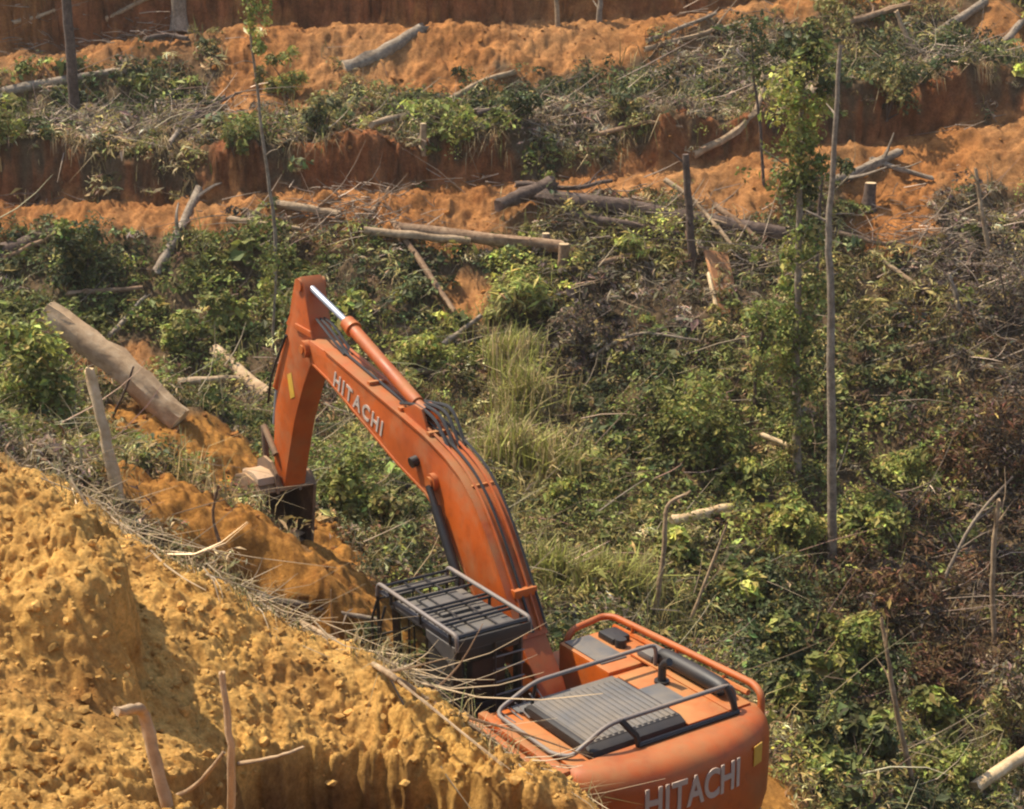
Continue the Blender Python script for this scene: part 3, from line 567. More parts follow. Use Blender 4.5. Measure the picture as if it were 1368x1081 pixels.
# --- bucket: open mouth turned to the machine
bo = empty('bucket'); bo.parent = EX
shell = [(6.78, 2.34), (6.95, 2.52), (7.25, 2.55), (7.6, 2.44), (7.85, 2.2), (7.95, 1.9), (7.88, 1.6), (7.65, 1.36), (7.3, 1.2), (7.0, 1.12)]
sw = .45; th = .03; bcx = -.04
bm = bmesh.new(); n = len(shell); inn = []
for i, p in enumerate(shell):
    a = shell[max(i - 1, 0)]; b2 = shell[min(i + 1, n - 1)]; d = np.array([b2[0] - a[0], b2[1] - a[1]]); d /= np.linalg.norm(d); inn.append((p[0] + d[1] * th, p[1] - d[0] * th))
a_prism(bm, shell + inn[::-1], -sw + bcx, sw + bcx); bm_obj('shell', bm, M['steel'], bo, 35)
for x in (-sw + bcx, sw + bcx): prism('side_plate', shell, x - .025, x + .025, M['steel'], bo, .01)
prism('top_block', [(6.82, 2.46), (6.84, 2.56), (7.0, 2.62), (7.3, 2.6), (7.42, 2.52)], -sw + bcx + .0, -.12 + bcx, M['bright_steel'], bo, .03)
for x in (-.16, .2): prism('hinge_ear', [(6.76, 2.3), (6.8, 2.6), (6.95, 2.75), (7.2, 2.78), (7.42, 2.68), (7.45, 2.45), (7.0, 2.4)], x + bcx - .025, x + bcx + .025, M['steel'], bo, .01)
for k in range(5):
    x = bcx - .38 + k * .19; prism('tooth', [(7.08, 1.17), (6.95, 1.14), (6.68, 1.0), (6.7, .97), (7.02, 1.05), (7.1, 1.1)], x - .045, x + .045, M['steel'], bo, .008)
box('cutting_edge', (bcx - sw, 6.95, 1.085), (bcx + sw, 7.15, 1.135), M['steel'], bo, .008)

rb_ = random.Random(4)
for k in range(9):
    bm = bmesh.new(); bmesh.ops.create_icosphere(bm, subdivisions=2, radius=1.0); s_ = rb_.uniform(.05, .12); c_ = Vector((bcx + rb_.uniform(-.42, .42), *[(6.95, 2.55), (7.3, 2.56), (7.55, 2.47), (7.75, 2.33), (7.0, 1.3), (7.2, 1.35), (7.4, 1.45), (7.1, 1.5), (7.3, 1.3)][k]))
    for v in bm.verts: v.co = c_ + Vector((v.co.x * s_ * 1.5, v.co.y * s_ * 1.3, v.co.z * s_ * .6)) * (1 + rb_.uniform(-.25, .25))
    bm_obj('caked_soil', bm, M['bright_steel'], bo, 60)
# ------------------------------------------------------------------ plant helpers
PAL = {'green': (.18, .19, .05), 'bright': (.31, .31, .075), 'dark': (.078, .088, .033), 'olive': (.265, .225, .08), 'straw': (.45, .345, .165), 'brown': (.135, .075, .038), 'greybrown': (.29, .225, .145), 'purple': (.105, .077, .055), 'blue': (.125, .148, .06)}
def depth_of(p): return p[1] * cP + (CH - p[2]) * sP
def leaf_quads(C, Rad, kcol, size, narrow, n_each, rg, droop=.0, hemi=True):
    """C (n,3) clump centres, Rad (n,3), kcol (n,3), size (n,), narrow (n,), n_each (n,) -> V, F, colours"""
    ids = np.repeat(np.arange(len(C)), n_each); N = len(ids)
    d = rg.normal(size=(N, 3)); d /= np.linalg.norm(d, axis=1)[:, None]
    if hemi: d[:, 2] = np.where(d[:, 2] < -.25, -d[:, 2], d[:, 2])
    rr = rg.uniform(.25, 1, N)**.5
    P = C[ids] + d * Rad[ids] * rr[:, None]
    nrm = d * .7 + rg.normal(size=(N, 3)) * .55 + np.array([0, 0, .45]); nrm /= np.linalg.norm(nrm, axis=1)[:, None]
    ax = rg.normal(size=(N, 3)); ax[:, 2] -= droop; ax -= (ax * nrm).sum(1)[:, None] * nrm; ax /= np.linalg.norm(ax, axis=1)[:, None]
    sd = np.cross(nrm, ax); L = size[ids] * np.exp(rg.normal(0, .3, N)); Wd = L * narrow[ids]
    fold = nrm * (L * .12)[:, None]
    V = np.stack([P - ax * (L * .5)[:, None], P + sd * (Wd * .5)[:, None] + fold, P + ax * (L * .5)[:, None], P - sd * (Wd * .5)[:, None] + fold], 1).reshape(-1, 3)
    col = kcol[ids] * np.exp(rg.normal(0, .28, N))[:, None] * (1 + rg.normal(0, .10, (N, 3)))
    yl = rg.random(N) < .06; col[yl] = np.array([.3, .22, .07]) * np.exp(rg.normal(0, .3, yl.sum()))[:, None]
    return V, np.arange(N * 4).reshape(-1, 4), np.repeat(np.clip(col, .005, .9), 4, 0)
def blades(P, H, Wd, col, rg, lean=.6):
    n = len(P); a = rg.uniform(0, 2 * np.pi, n); dr = np.stack([np.cos(a), np.sin(a), 0 * a], 1); sd = np.stack([-np.sin(a + rg.normal(0, .6, n)), np.cos(a), 0 * a], 1) * Wd[:, None]
    l = np.abs(rg.normal(0, lean, n))[:, None]; up = np.array([0, 0, 1.0])
    m1 = P + up * (H * .6)[:, None] + dr * l * (H * .3)[:, None]; m2 = P + up * (H * (1 - .25 * l[:, 0]))[:, None] + dr * l * (H * .95)[:, None]
    V = np.stack([P - sd, P + sd, m1 + sd * .8, m1 - sd * .8, m2 + sd * .15, m2 - sd * .15], 1).reshape(-1, 3)
    b0 = np.arange(n)[:, None] * 6; Fc = np.concatenate([b0 + np.array([[0, 1, 2, 3]]), b0 + np.array([[3, 2, 4, 5]])])
    return V, Fc, np.repeat(col, 6, 0)
def twigs_np(P, D, L, r, col, rg):
    n = len(P); D = D / np.linalg.norm(D, axis=1)[:, None]; ref = np.tile([0, 0, 1.0], (n, 1)); ref[np.abs(D[:, 2]) > .9] = [1, 0, 0]
    A = np.cross(D, ref); A /= np.linalg.norm(A, axis=1)[:, None]; B = np.cross(A, D); bend = rg.normal(0, .2, (n, 3)) * L[:, None]
    V = []
    for s, sc in ((0, 1), (.36, .85), (.7, .6), (1, .25)):
        q = P + D * (L * s)[:, None] + bend * (s * s * 1.6)
        for k in range(3):
            th = 2 * np.pi * k / 3; V.append(q + (A * np.cos(th) + B * np.sin(th)) * (r * sc)[:, None])
    V = np.stack(V, 1).reshape(-1, 3); b0 = np.arange(n)[:, None] * 12; Fc = []
    for s in (0, 3, 6):
        for k in range(3): Fc.append(b0 + np.array([[s + k, s + (k + 1) % 3, s + 3 + (k + 1) % 3, s + 3 + k]]))
    return V, np.concatenate(Fc), np.repeat(col, 12, 0)
def merge(parts):
    V, Fs, Cs, o = [], [], [], 0
    for v, f, c in parts: V.append(v); Fs.append(f + o); Cs.append(c); o += len(v)
    return np.concatenate(V), np.concatenate(Fs), np.concatenate(Cs)

# ------------------------------------------------------------------ undergrowth (stuff)
ZONES = blob_list([(100, 330, 80, 60, 'dark'), (50, 490, 100, 90, 'green'), (230, 430, 130, 60, 'green'), (300, 400, 90, 50, 'green'), (560, 460, 80, 40, 'bright'), (690, 400, 60, 50, 'bright'), (690, 530, 45, 110, 'straw'), (720, 640, 70, 80, 'olive'), (620, 600, 60, 60, 'olive'), (440, 640, 70, 70, 'green'), (560, 400, 70, 40, 'dark'), (790, 440, 90, 60, 'purple'), (860, 400, 110, 40, 'greybrown'), (840, 350, 120, 30, 'olive'), (940, 570, 110, 70, 'green'), (860, 560, 60, 60, 'dark'), (820, 680, 100, 60, 'green'), (900, 780, 90, 60, 'olive'), (740, 780, 50, 60, 'olive'), (1080, 720, 80, 60, 'bright'), (1180, 640, 120, 60, 'green'), (1320, 590, 110, 100, 'brown'), (1300, 520, 90, 60, 'purple'), (1330, 720, 80, 90, 'purple'), (1200, 780, 140, 60, 'brown'), (1280, 880, 90, 50, 'brown'), (1340, 420, 90, 100, 'purple'), (1200, 440, 120, 60, 'olive'), (1060, 860, 120, 70, 'dark'), (1130, 1000, 90, 90, 'dark'), (1060, 940, 50, 80, 'green'), (1260, 1000, 80, 60, 'green'), (1330, 960, 60, 90, 'greybrown'), (860, 330, 50, 25, 'bright'), (620, 180, 60, 45, 'green'), (750, 130, 130, 35, 'dark'), (180, 180, 140, 40, 'greybrown'), (120, 130, 100, 30, 'dark'), (20, 160, 50, 50, 'green'), (320, 190, 40, 40, 'green'), (1180, 100, 110, 60, 'dark'), (1080, 60, 90, 60, 'olive'), (980, 110, 90, 50, 'greybrown'), (150, 220, 160, 20, 'straw'), (420, 150, 60, 40, 'olive'), (640, 150, 90, 25, 'dark'), (800, 165, 130, 25, 'greybrown'), (100, 700, 150, 60, 'straw'), (130, 650, 90, 40, 'greybrown'), (300, 690, 90, 60, 'straw'), (30, 640, 80, 40, 'brown'), (240, 740, 110, 50, 'straw'), (400, 860, 90, 40, 'straw'), (150, 620, 80, 40, 'olive'), (1300, 300, 80, 50, 'greybrown'), (1220, 520, 90, 50, 'dark'), (300, 30, 150, 30, 'olive')])
ZK = list(PAL)
def zone_kind(x, y, rg):
    n = len(x); Wt = np.full((n, len(ZK)), .015); base = {'green': .2, 'olive': .2, 'dark': .15, 'straw': .13, 'greybrown': .2, 'brown': .1, 'bright': .06, 'blue': .05}
    pn = perlin(x * .6, y * .6); 
    for k, w in base.items(): Wt[:, ZK.index(k)] += w * .55 * np.clip(1 + 1.6 * perlin(x * .55 + 7 * ZK.index(k), y * .55), .05, 3)
    for (bx, by, rx, ry, kd) in ZONES:
        q = ((x - bx) / rx)**2 + ((y - by) / ry)**2; Wt[:, ZK.index(kd)] += 4.5 * np.exp(-q * 1.2)
    Wt /= Wt.sum(1)[:, None]; return (Wt.cumsum(1) < rg.random(n)[:, None]).sum(1).clip(0, len(ZK) - 1)
rg = np.random.default_rng(21)
def scatter(n, y0, y1_, rg, pw=1.0, keep=None):
    y = y0 + (y1_ - y0) * rg.random(n); x = (rg.random(n) * 2 - 1) * (.385 * (y + 3) + 1.0); ok = rg.random(n) < ((.385 * (y + 3) + 1) / (.385 * (y1_ + 3) + 1)) * np.clip(30 / y, .55, 1.4)
    x, y = x[ok], y[ok]; b = bare_field(x, y); z = base_h(x, y)
    kp = rg.random(len(x)) > np.clip(b * 1.05, 0, 1); kp &= ~((y < 16.5) & (z > 1.5)); kp &= (((x - .6) / 2.9)**2 + ((y - 15) / 3.0)**2) > 1
    return x[kp], y[kp]
x, y = scatter(28000, 14.0, 50, rg); n = len(x); kd = zone_kind(x, y, rg); z = ground_h(x, y)
mound = np.clip(.5 + 1.1 * fbm(x * .6 + 2, y * .6, 2), .08, 1.8)
kcol = np.array([PAL[k] for k in ZK])[kd] * np.exp(rg.normal(0, .38, n))[:, None]
is_n = np.isin(kd, [ZK.index(k) for k in ('straw', 'olive', 'greybrown', 'brown')])
rad = rg.uniform(.16, .42, n); hgt = rad * (.5 + .9 * mound)
hgt = np.where(np.isin(kd, [ZK.index('straw'), ZK.index('greybrown')]), hgt * .6, hgt)
Cc = np.stack([x, y, z + hgt * .35], 1); Rd = np.stack([rad, rad, hgt], 1)
size = np.where(is_n, rg.uniform(.1, .2, n), rg.uniform(.045, .14, n)**1.0 * np.where(rg.random(n) < .12, 1.7, 1.0)) * np.clip(y / 30, .8, 1.3); nar = np.where(is_n, rg.uniform(.12, .3, n), rg.uniform(.42, .68, n))
cnt = (rg.uniform(24, 50, n) * np.clip(1.25 - (y - 24) * .02, .6, 1.3)).astype(int)
V, Fc, Cl = leaf_quads(Cc, Rd, kcol, size, nar, cnt, rg)
tag(link_mesh('undergrowth', np_mesh('undergrowth', V, Fc, Cl), M['leaf']), 'tangled green and brown undergrowth covering the slope and gully', kind='stuff')
# rough grass
x, y = scatter(52000, 14.0, 50, rg); kd = zone_kind(x, y, rg); pr = np.where(np.isin(kd, [ZK.index('straw')]), 1.0, np.where(np.isin(kd, [ZK.index('olive'), ZK.index('bright'), ZK.index('greybrown')]), .55, .18)); kp = rg.random(len(x)) < pr
x, y, kd = x[kp], y[kp], kd[kp]; k3 = 3; x = np.repeat(x, k3) + rg.normal(0, .06, len(x) * k3); y = np.repeat(y, k3) + rg.normal(0, .06, len(y) * k3); kd = np.repeat(kd, k3); n = len(x)
gcol = np.array([PAL[k] for k in ZK])[kd] * np.exp(rg.normal(0, .3, n))[:, None]; gcol = gcol * .75 + np.array([.25, .21, .08]) * .25
parts = [blades(np.stack([x, y, ground_h(x, y) - .02], 1), rg.uniform(.2, .75, n) * np.clip(.6 + fbm(x * .6, y * .6, 2), .35, 1.4), rg.uniform(.006, .014, n) * np.clip(y / 26, .8, 1.5), gcol, rg)]
# dry grass along the far shoulder of the spoil heap
LN = [PY(*p) for p in [(60, 640, 14.2), (130, 686, 13.5), (210, 745, 12.9), (290, 790, 12.6), (400, 846, 12.4), (500, 893, 12.2), (560, 928, 12.0), (620, 968, 11.7), (720, 1032, 11.2), (800, 1085, 10.8)]]
LN = np.array(LN); q = rg.random(2600)**.85 * (len(LN) - 1.001); i = q.astype(int); f = (q - i)[:, None]; S = LN[i] * (1 - f) + LN[i + 1] * f
x = S[:, 0] + rg.normal(0.05, .28, len(S)); y = S[:, 1] + rg.normal(.12, .32, len(S)); kp = (perlin(x * 1.1, y * 1.1) > -.15); x, y = x[kp], y[kp]; n = len(x)
gc = np.array([.34, .26, .13]) * np.exp(rg.normal(0, .3, n))[:, None]; gm_ = rg.random(n) < .25; gc[gm_] = np.array([.16, .17, .06])
parts.append(blades(np.stack([x, y, ground_h(x, y) - .02], 1), rg.uniform(.1, .3, n), rg.uniform(.003, .006, n), gc, rg, 1.3))
n = 5500; x = rg.uniform(-16, 18, n); Y1, Z1, Y2, Z2 = bench(x); y = np.where(rg.random(n) < .72, Y1, Y2) + .32 + np.abs(rg.normal(0, .35, n)); kp = perlin(x * .7 + 5, x * 0 + 2) + .6 * perlin(x * 2.3, x * 0 + 9) > .08; x, y = x[kp], y[kp]; n = len(x)
gc = np.where((perlin(x * .8, x * 0 + 3) > .1)[:, None], np.array([.17, .17, .05]), np.array([.3, .22, .11])) * np.exp(rg.normal(0, .35, n))[:, None]
b_ = blades(np.stack([x, y, base_h(x, y) + .1], 1), rg.uniform(.2, .6, n), rg.uniform(.008, .016, n), gc, rg, .7)
vv = b_[0].reshape(-1, 6, 3); dp = rg.uniform(.1, .75, n); vv[:, 2:4, 1] -= (dp * .3)[:, None]; vv[:, 4:, 1] -= (dp * .6)[:, None]; vv[:, 2:4, 2] -= (dp * .35)[:, None]; vv[:, 4:, 2] -= (dp * 1.1)[:, None]; parts.append((vv.reshape(-1, 3), b_[1], b_[2]))
V, Fc, Cl = merge(parts)
tag(link_mesh('rough_grass', np_mesh('rough_grass', V, Fc, Cl), M['leaf']), 'rough dry and green grass growing among the undergrowth', kind='stuff')
# brushwood litter
x, y = scatter(8500, 14.0, 50, rg); Yb = bench(x)[0]; ok = (y < Yb - .1) | (y > Yb + .7); x, y = x[ok], y[ok]; n = len(x); a = rg.uniform(0, 2 * np.pi, n); a = np.where(rg.random(n) < .5, rg.normal(.3, .45, n), a)
D = np.stack([np.cos(a), np.sin(a) * .8, rg.normal(.22, .35, n)], 1); L = np.exp(rg.normal(-.6, .5, n)); r = rg.uniform(.005, .015, n) * np.clip(L, .5, 1.3) * np.clip(y / 28, .7, 1.3)
tc = np.array([.21, .155, .10]) * np.exp(rg.normal(0, .45, n))[:, None] * (1 + rg.normal(0, .08, (n, 3)))
pale = rg.random(n) < .05; tc[pale] = np.array([.42, .33, .22])
T1 = twigs_np(np.stack([x, y, ground_h(x, y) + rg.uniform(.0, .45, n)], 1), D, L, r, tc, rg)
q = rg.random(240) * (len(LN) - 1.001); i = q.astype(int); f = (q - i)[:, None]; S = LN[i] * (1 - f) + LN[i + 1] * f; n = len(S)
x = S[:, 0] + rg.normal(0, .3, n); y = S[:, 1] + rg.normal(.1, .3, n); a = rg.normal(-.55, .6, n); D = np.stack([np.cos(a), np.sin(a), rg.normal(.15, .3, n)], 1)
T2 = twigs_np(np.stack([x, y, ground_h(x, y) + rg.uniform(0, .08, n)], 1), D, np.exp(rg.normal(-1.1, .5, n)), rg.uniform(.002, .007, n), np.array([.36, .28, .18]) * np.exp(rg.normal(0, .4, n))[:, None], rg)
T3 = []
for (bx, by, rx, ry, kk) in blob_list([(200, 170, 110, 36, 420), (120, 200, 120, 25, 200), (1000, 95, 80, 50, 300), (1250, 90, 80, 60, 260), (860, 310, 150, 25, 320), (450, 305, 130, 25, 220), (620, 195, 120, 30, 200), (1250, 350, 100, 70, 300), (780, 160, 130, 25, 200), (980, 350, 80, 40, 180), (1330, 430, 80, 100, 260), (1290, 800, 90, 90, 200), (440, 215, 80, 25, 120), (60, 40, 100, 25, 120), (160, 20, 90, 20, 100)]):
    n = kk; x = bx + rg.normal(0, .5, n) * rx; y = by + rg.normal(0, .5, n) * ry; a = rg.normal(.35, .55, n) + np.pi * (rg.random(n) < .5); D = np.stack([np.cos(a), np.sin(a) * .8, rg.normal(.12, .28, n)], 1)
    Yb = bench(x)[0]; ok = (y < Yb - .1) | (y > Yb + .7); x, y, D = x[ok], y[ok], D[ok]; n = len(x); T3.append(twigs_np(np.stack([x, y, ground_h(x, y) + rg.uniform(0, .3, n)], 1), D, np.exp(rg.normal(-.55, .5, n)), rg.uniform(.006, .016, n) * np.clip(y / 30, .7, 1.3), np.array([.27, .2, .14]) * np.exp(rg.normal(0, .45, n))[:, None], rg))
q = rg.random(110) * (len(LN) - 3.2); i = q.astype(int); f = (q - i)[:, None]; S = LN[i] * (1 - f) + LN[i + 1] * f; n = len(S); x = S[:, 0] + rg.normal(-.05, .3, n); y = S[:, 1] + rg.normal(.05, .3, n)
a = rg.normal(-.62, .28, n); D = np.stack([np.cos(a), np.sin(a), rg.normal(-.38, .12, n)], 1); T3.append(twigs_np(np.stack([x, y, ground_h(x, y) + rg.uniform(.02, .14, n)], 1), D, rg.uniform(.5, 1.5, n), rg.uniform(.005, .014, n), np.array([.36, .26, .15]) * np.exp(rg.normal(0, .4, n))[:, None], rg))
V, Fc, Cl = merge([T1, T2] + T3)
tag(link_mesh('brushwood_litter', np_mesh('brushwood_litter', V, Fc, Cl, True), M['twig']), 'thin dead twigs and brushwood strewn over the cleared slope', kind='stuff')
# clods on bare earth
def icos():
    bm = bmesh.new(); bmesh.ops.create_icosphere(bm, subdivisions=1, radius=1); V = np.array([v.co for v in bm.verts]); Fc = np.array([[v.index for v in f.verts] for f in bm.faces]); bm.free(); return V, Fc
IV, IF = icos(); V8 = [IV * (1 + .35 * np.random.default_rng(s).normal(0, .45, (len(IV), 1)) + 0.16 * np.sin(IV[:, :1] * 5 + s) ) for s in range(8)]
n = 12000; y = rg.uniform(7, 14.2, n); x = rg.uniform(-1, 1, n) * (.36 * (y + 3)); kp = (base_h(x, y) > 2.4); x, y = x[kp], y[kp]
yf = rg.uniform(18, 47, 9000); xf = rg.uniform(-1, 1, 9000) * .38 * (yf + 2); kp = rg.random(9000) < (bare_field(xf, yf) * .6); x = np.concatenate([x, xf[kp]]); y = np.concatenate([y, yf[kp]]); n = len(x)
s = np.exp(rg.normal(-4.3, .6, n)) * np.where(y > 15, 1.7, 1.0); s = np.clip(s, .006, np.where(y > 15, .09, .05)); z = ground_h(x, y); VV, FF, CC = [], [], []
for k in range(n):
    A = Euler((rg.uniform(0, 6), rg.uniform(0, 6), rg.uniform(0, 6))).to_matrix(); v = V8[k % 8] @ np.array(A) * s[k] * np.array([1, 1, .75]); VV.append(v + np.array([x[k], y[k], z[k] + s[k] * .25])); FF.append(IF + k * len(IV))
    c = (np.array([.74, .45, .14]) if y[k] < 15 else np.array([.4, .18, .05])) * math.exp(rg.normal(0, .22)); CC.append(np.tile(c, (len(IV), 1)))
tag(link_mesh('soil_clods', np_mesh('soil_clods', np.concatenate(VV), np.concatenate(FF), np.concatenate(CC), False, 3), M['soil']), 'loose crumbled clods of ochre earth', kind='stuff')

# ------------------------------------------------------------------ fallen timber, branches, poles
def pts3(pts, lift):
    P0 = hits(pts[0][0], pts[0][1]); out = []
    for p in pts:
        q = hits(p[0], p[1]) if len(p) == 2 else PY(p[0], p[1], P0[1] + p[2]); out.append(q + np.array([0, 0, lift if len(p) == 2 else 0]))
    return np.array(out)
USED = set()
def stick(name, label, cat, pts, dpx, mat, taper=.8, twigs=0, cut=None, lift=None, sides=9, straight=True, group=None):
    P = pts3(pts, 0); D = depth_of(P.mean(0)); r = dpx / 2 * D / F; lift = r * .6 if lift is None else lift
    gmode = all(len(p) == 2 for p in pts)
    if gmode and len(pts) == 2 and straight:               # lie on the ground: least-squares line through ground hits
        Q = np.array([hits(pts[0][0] + (pts[1][0] - pts[0][0]) * s, pts[0][1] + (pts[1][1] - pts[0][1]) * s) for s in np.linspace(0, 1, 7)]); s = np.linspace(0, 1, 7); A = np.stack([1 - s, s], 1)
        P = np.linalg.lstsq(A, Q, rcond=None)[0]
    P = P + np.array([0, 0, lift]); path = smooth_path(P, 7 if len(P) == 2 else 5); n = len(path)
    rr = np.random.default_rng(abs(hash(label)) % 1000 if False else len(label) * 7 + int(pts[0][0]))
    path[1:-1] += rr.normal(0, r * (.05 if dpx > 12 else .12), (n - 2, 3)); rad = r * np.linspace(1, taper, n) * (1 + rr.normal(0, .05, n))
    org = path[0].copy(); o = None
    bow = rr.normal(0, 1, 3); path = path + np.sin(np.linspace(0, np.pi, n))[:, None] * bow * r * .25
    bm = bmesh.new(); a_tube(bm, path - org, rad, sides); bm.verts.ensure_lookup_table()
    ax_ = path[-1] - path[0]; ax_ = Vector(ax_ / np.linalg.norm(ax_))
    for q_, v_ in enumerate(bm.verts):
        k_ = q_ // sides; c_ = Vector(path[k_] - org); v_.co = c_ + (v_.co - c_) * (1 + rr.normal(0, .07) + .08 * math.sin(3 * (q_ % sides) + k_))
        if k_ == n - 1 and not (cut and 1 in cut): v_.co += ax_ * rr.uniform(-.2, 1.1) * r
        if k_ == 0 and not (cut and 0 in cut): v_.co -= ax_ * rr.uniform(-.2, 1.1) * r
    main = bm_obj(name, bm, M[mat], None, 60); main.location = org; tag(main, label, cat, group)
    for k in range(twigs):
        i = int(rr.uniform(.25, .95) * (n - 1)); d = path[min(i + 1, n - 1)] - path[i - 1]; d /= np.linalg.norm(d); ax = rr.normal(size=3); ax[2] = abs(ax[2]) * .6; v = d * .8 + ax / np.linalg.norm(ax) * .9
        L = rr.uniform(.12, .35) * np.linalg.norm(path[-1] - path[0]); q = path[i] - org; tp = smooth_path([q, q + v * L * .5 + rr.normal(0, .05 * L, 3), q + v * L + rr.normal(0, .12 * L, 3)], 3)
        tube('side_branch', tp, rad[i] * np.linspace(.55, .15, len(tp)), M[mat], main, 5)
    for e in (cut or ()):                                     # sawn faces at 0 (first) or 1 (last) end
        c = path[0] if e == 0 else path[-1]; d = (path[0] - path[1]) if e == 0 else (path[-1] - path[-2]); d /= np.linalg.norm(d); rc = rad[0] if e == 0 else rad[-1]
        tube('cut_face', [c - org, c - org + d * .012], rc * .97, M['fresh_wood'], main, sides)
    return main
S = stick
S('felled_log', 'thick tan debarked log leaning up out of the bushes on the left', 'log', [(240, 574), (150, 498, .3), (64, 430, .7)], 40, 'log_tan', .85, cut=(0, 1), sides=18)
S('split_pole', 'pale freshly split pole standing slanted below the thick tan log', 'pole', [(158, 672), (138, 580, .15), (120, 503, .3)], 17, 'fresh_wood', .7)
S('felled_log', 'short tan log with sawn end just left of the excavator stick', 'log', [(360, 552), (288, 488)], 21, 'log_tan', .85, cut=(1,), lift=.35)
S('felled_log', 'slim grey log lying level between the thick log and the stick', 'log', [(212, 538), (330, 531)], 12, 'pale_bark', .8, lift=.4)
S('felled_log', 'long dark brown log lying across the slope below the bench', 'log', [(725, 283), (860, 298), (1045, 333)], 24, 'dark_bark', .8, lift=.38)
S('broken_limb', 'dark bent limb hanging from the left end of the long dark log', 'branch', [(668, 300), (700, 283), (738, 272)], 17, 'dark_bark', 1.2, lift=.5)
S('felled_log', 'slim silver-grey log lying below the middle of the bench', 'log', [(493, 336), (628, 350)], 12, 'pale_bark', .85, cut=(1,), lift=.5)
S('felled_log', 'brown log running right from the silver-grey log to a stump', 'log', [(540, 334), (748, 357)], 18, 'tan_bark', .9, lift=.5)
S('thin_log', 'thin tan log slanting steeply down above the arm cylinder', 'log', [(525, 312), (606, 432)], 9, 'tan_bark', .8, lift=.3)
S('fallen_tree', 'long thin pale fallen trunk curving over the middle terrace slope', 'fallen tree', [(498, 180), (590, 150), (640, 122), (688, 108)], 9, 'pale_bark', .9, lift=.25)
S('felled_log', 'thick grey log on the upper bench pointing up to the right', 'log', [(460, 100), (562, 46)], 22, 'grey_bark', .75, cut=(0,))
S('felled_log', 'long grey log crossing behind the tall dead trunk at upper left', 'log', [(-20, 133), (180, 98)], 14, 'grey_bark', .8)
S('felled_log', 'dark red-brown log cut by the left edge of the view', 'log', [(-20, 352), (76, 318)], 24, 'dark_bark', .9)
S('thin_log', 'pale thin log lying just below the dark log at the left edge', 'log', [(-10, 372), (80, 328)], 8, 'tan_bark', .8, lift=.3)
S('leaning_snag', 'dead trunk leaning down from the lower bench at left', 'dead tree', [(210, 378), (240, 325), (266, 268)], 13, 'grey_bark', .9, twigs=2, lift=.25)
S('felled_log', 'pale brown log lying on the lower bench left of centre', 'log', [(368, 288), (452, 302)], 12, 'pale_bark', .8, lift=.3)
S('thin_log', 'thin pale log lying under the pale brown bench log', 'log', [(308, 314), (402, 328)], 8, 'pale_bark', .7, lift=.4)
S('dead_branch', 'pale forked branch crossing in front of the dark dead post', 'branch', [(888, 268), (930, 300), (976, 356)], 8, 'pale_bark', .6, twigs=2, lift=.5)
S('dead_branch', 'short pale stick beside the foot of the dark dead post', 'branch', [(905, 325), (870, 315)], 7, 'tan_bark', .6, lift=.3)
S('fallen_tree', 'slender curved trunk rising off the bench right of the dead post', 'fallen tree', [(928, 216), (985, 188), (1015, 150, .8), (1020, 108, 1.2)], 11, 'pale_bark', .6, lift=.2)
S('dead_branch', 'long pale branch on the upper slope right of the upper bench', 'branch', [(862, 76), (930, 56), (988, 40)], 8, 'pale_bark', .6, twigs=3, lift=.2)
S('dead_branch', 'thin grey branch just above the long pale branch', 'branch', [(866, 64), (955, 28)], 7, 'grey_bark', .6, twigs=2, lift=.2)
S('dead_branch', 'grey bough with twigs below the long pale upper branch', 'branch', [(915, 116), (1002, 92)], 9, 'pale_bark', .6, twigs=3, lift=.2)
S('dead_branch', 'thin grey bough tangled beside the vine-clad tree at mid slope', 'branch', [(905, 135), (985, 128)], 6, 'grey_bark', .6, twigs=3, lift=.2)
S('felled_log', 'grey-brown log on bare earth right of the bare grey trunk', 'log', [(1108, 256), (1200, 214)], 15, 'grey_bark', .8, twigs=2, lift=.2)
S('dead_branch', 'brown branch running down right from the log on bare earth', 'branch', [(1165, 222), (1245, 246)], 9, 'grey_bark', .6, twigs=2, lift=.15)
S('dead_branch', 'pale stick standing slanted in the dark bushes at upper right', 'branch', [(1225, 80), (1198, 20, .3)], 8, 'pale_bark', .7)
S('felled_log', 'grey log sloping up at the upper right among dark bushes', 'log', [(1215, 75), (1312, 14)], 14, 'grey_bark', .8, lift=.2)
S('dead_branch', 'grey limb under the sloping grey log at upper right', 'branch', [(1226, 116), (1275, 62)], 8, 'pale_bark', .6, twigs=3, lift=.2)
S('dead_branch', 'curved brown limb on bare earth near the top right corner', 'branch', [(1310, 72), (1340, 66), (1362, 40)], 14, 'grey_bark', .7, lift=.2)
S('felled_log', 'slim grey log behind the arm cylinder of the excavator', 'log', [(536, 516), (624, 503)], 9, 'pale_bark', .8, lift=.25)
S('dead_branch', 'dark limb leaning above the slim grey log behind the arm cylinder', 'branch', [(562, 500), (600, 470), (642, 440)], 9, 'grey_bark', .7, lift=.3)
S('felled_log', 'short pale log with round sawn end low on the right slope', 'log', [(900, 722), (975, 704)], 14, 'fresh_wood', .9, cut=(1,), lift=.4)
S('thin_log', 'short pale stick left of the bare grey trunk low down', 'branch', [(1016, 612), (1064, 632)], 8, 'fresh_wood', .8, lift=.5)
S('felled_log', 'pale log poking in at the bottom right corner', 'log', [(1300, 1090), (1400, 1022)], 17, 'fresh_wood', .9, lift=.5)
S('dead_sapling', 'pale crooked dead stem standing above the rear of the excavator', 'dead sapling', [(872, 835), (888, 740, .1), (892, 680, .2), (922, 660, .3)], 8, 'pale_bark', .5)
S('dead_sapling', 'thin straight stem leaning right above the rear of the excavator', 'dead sapling', [(915, 850), (945, 770, .1), (970, 705, .2)], 5, 'pale_bark', .6)
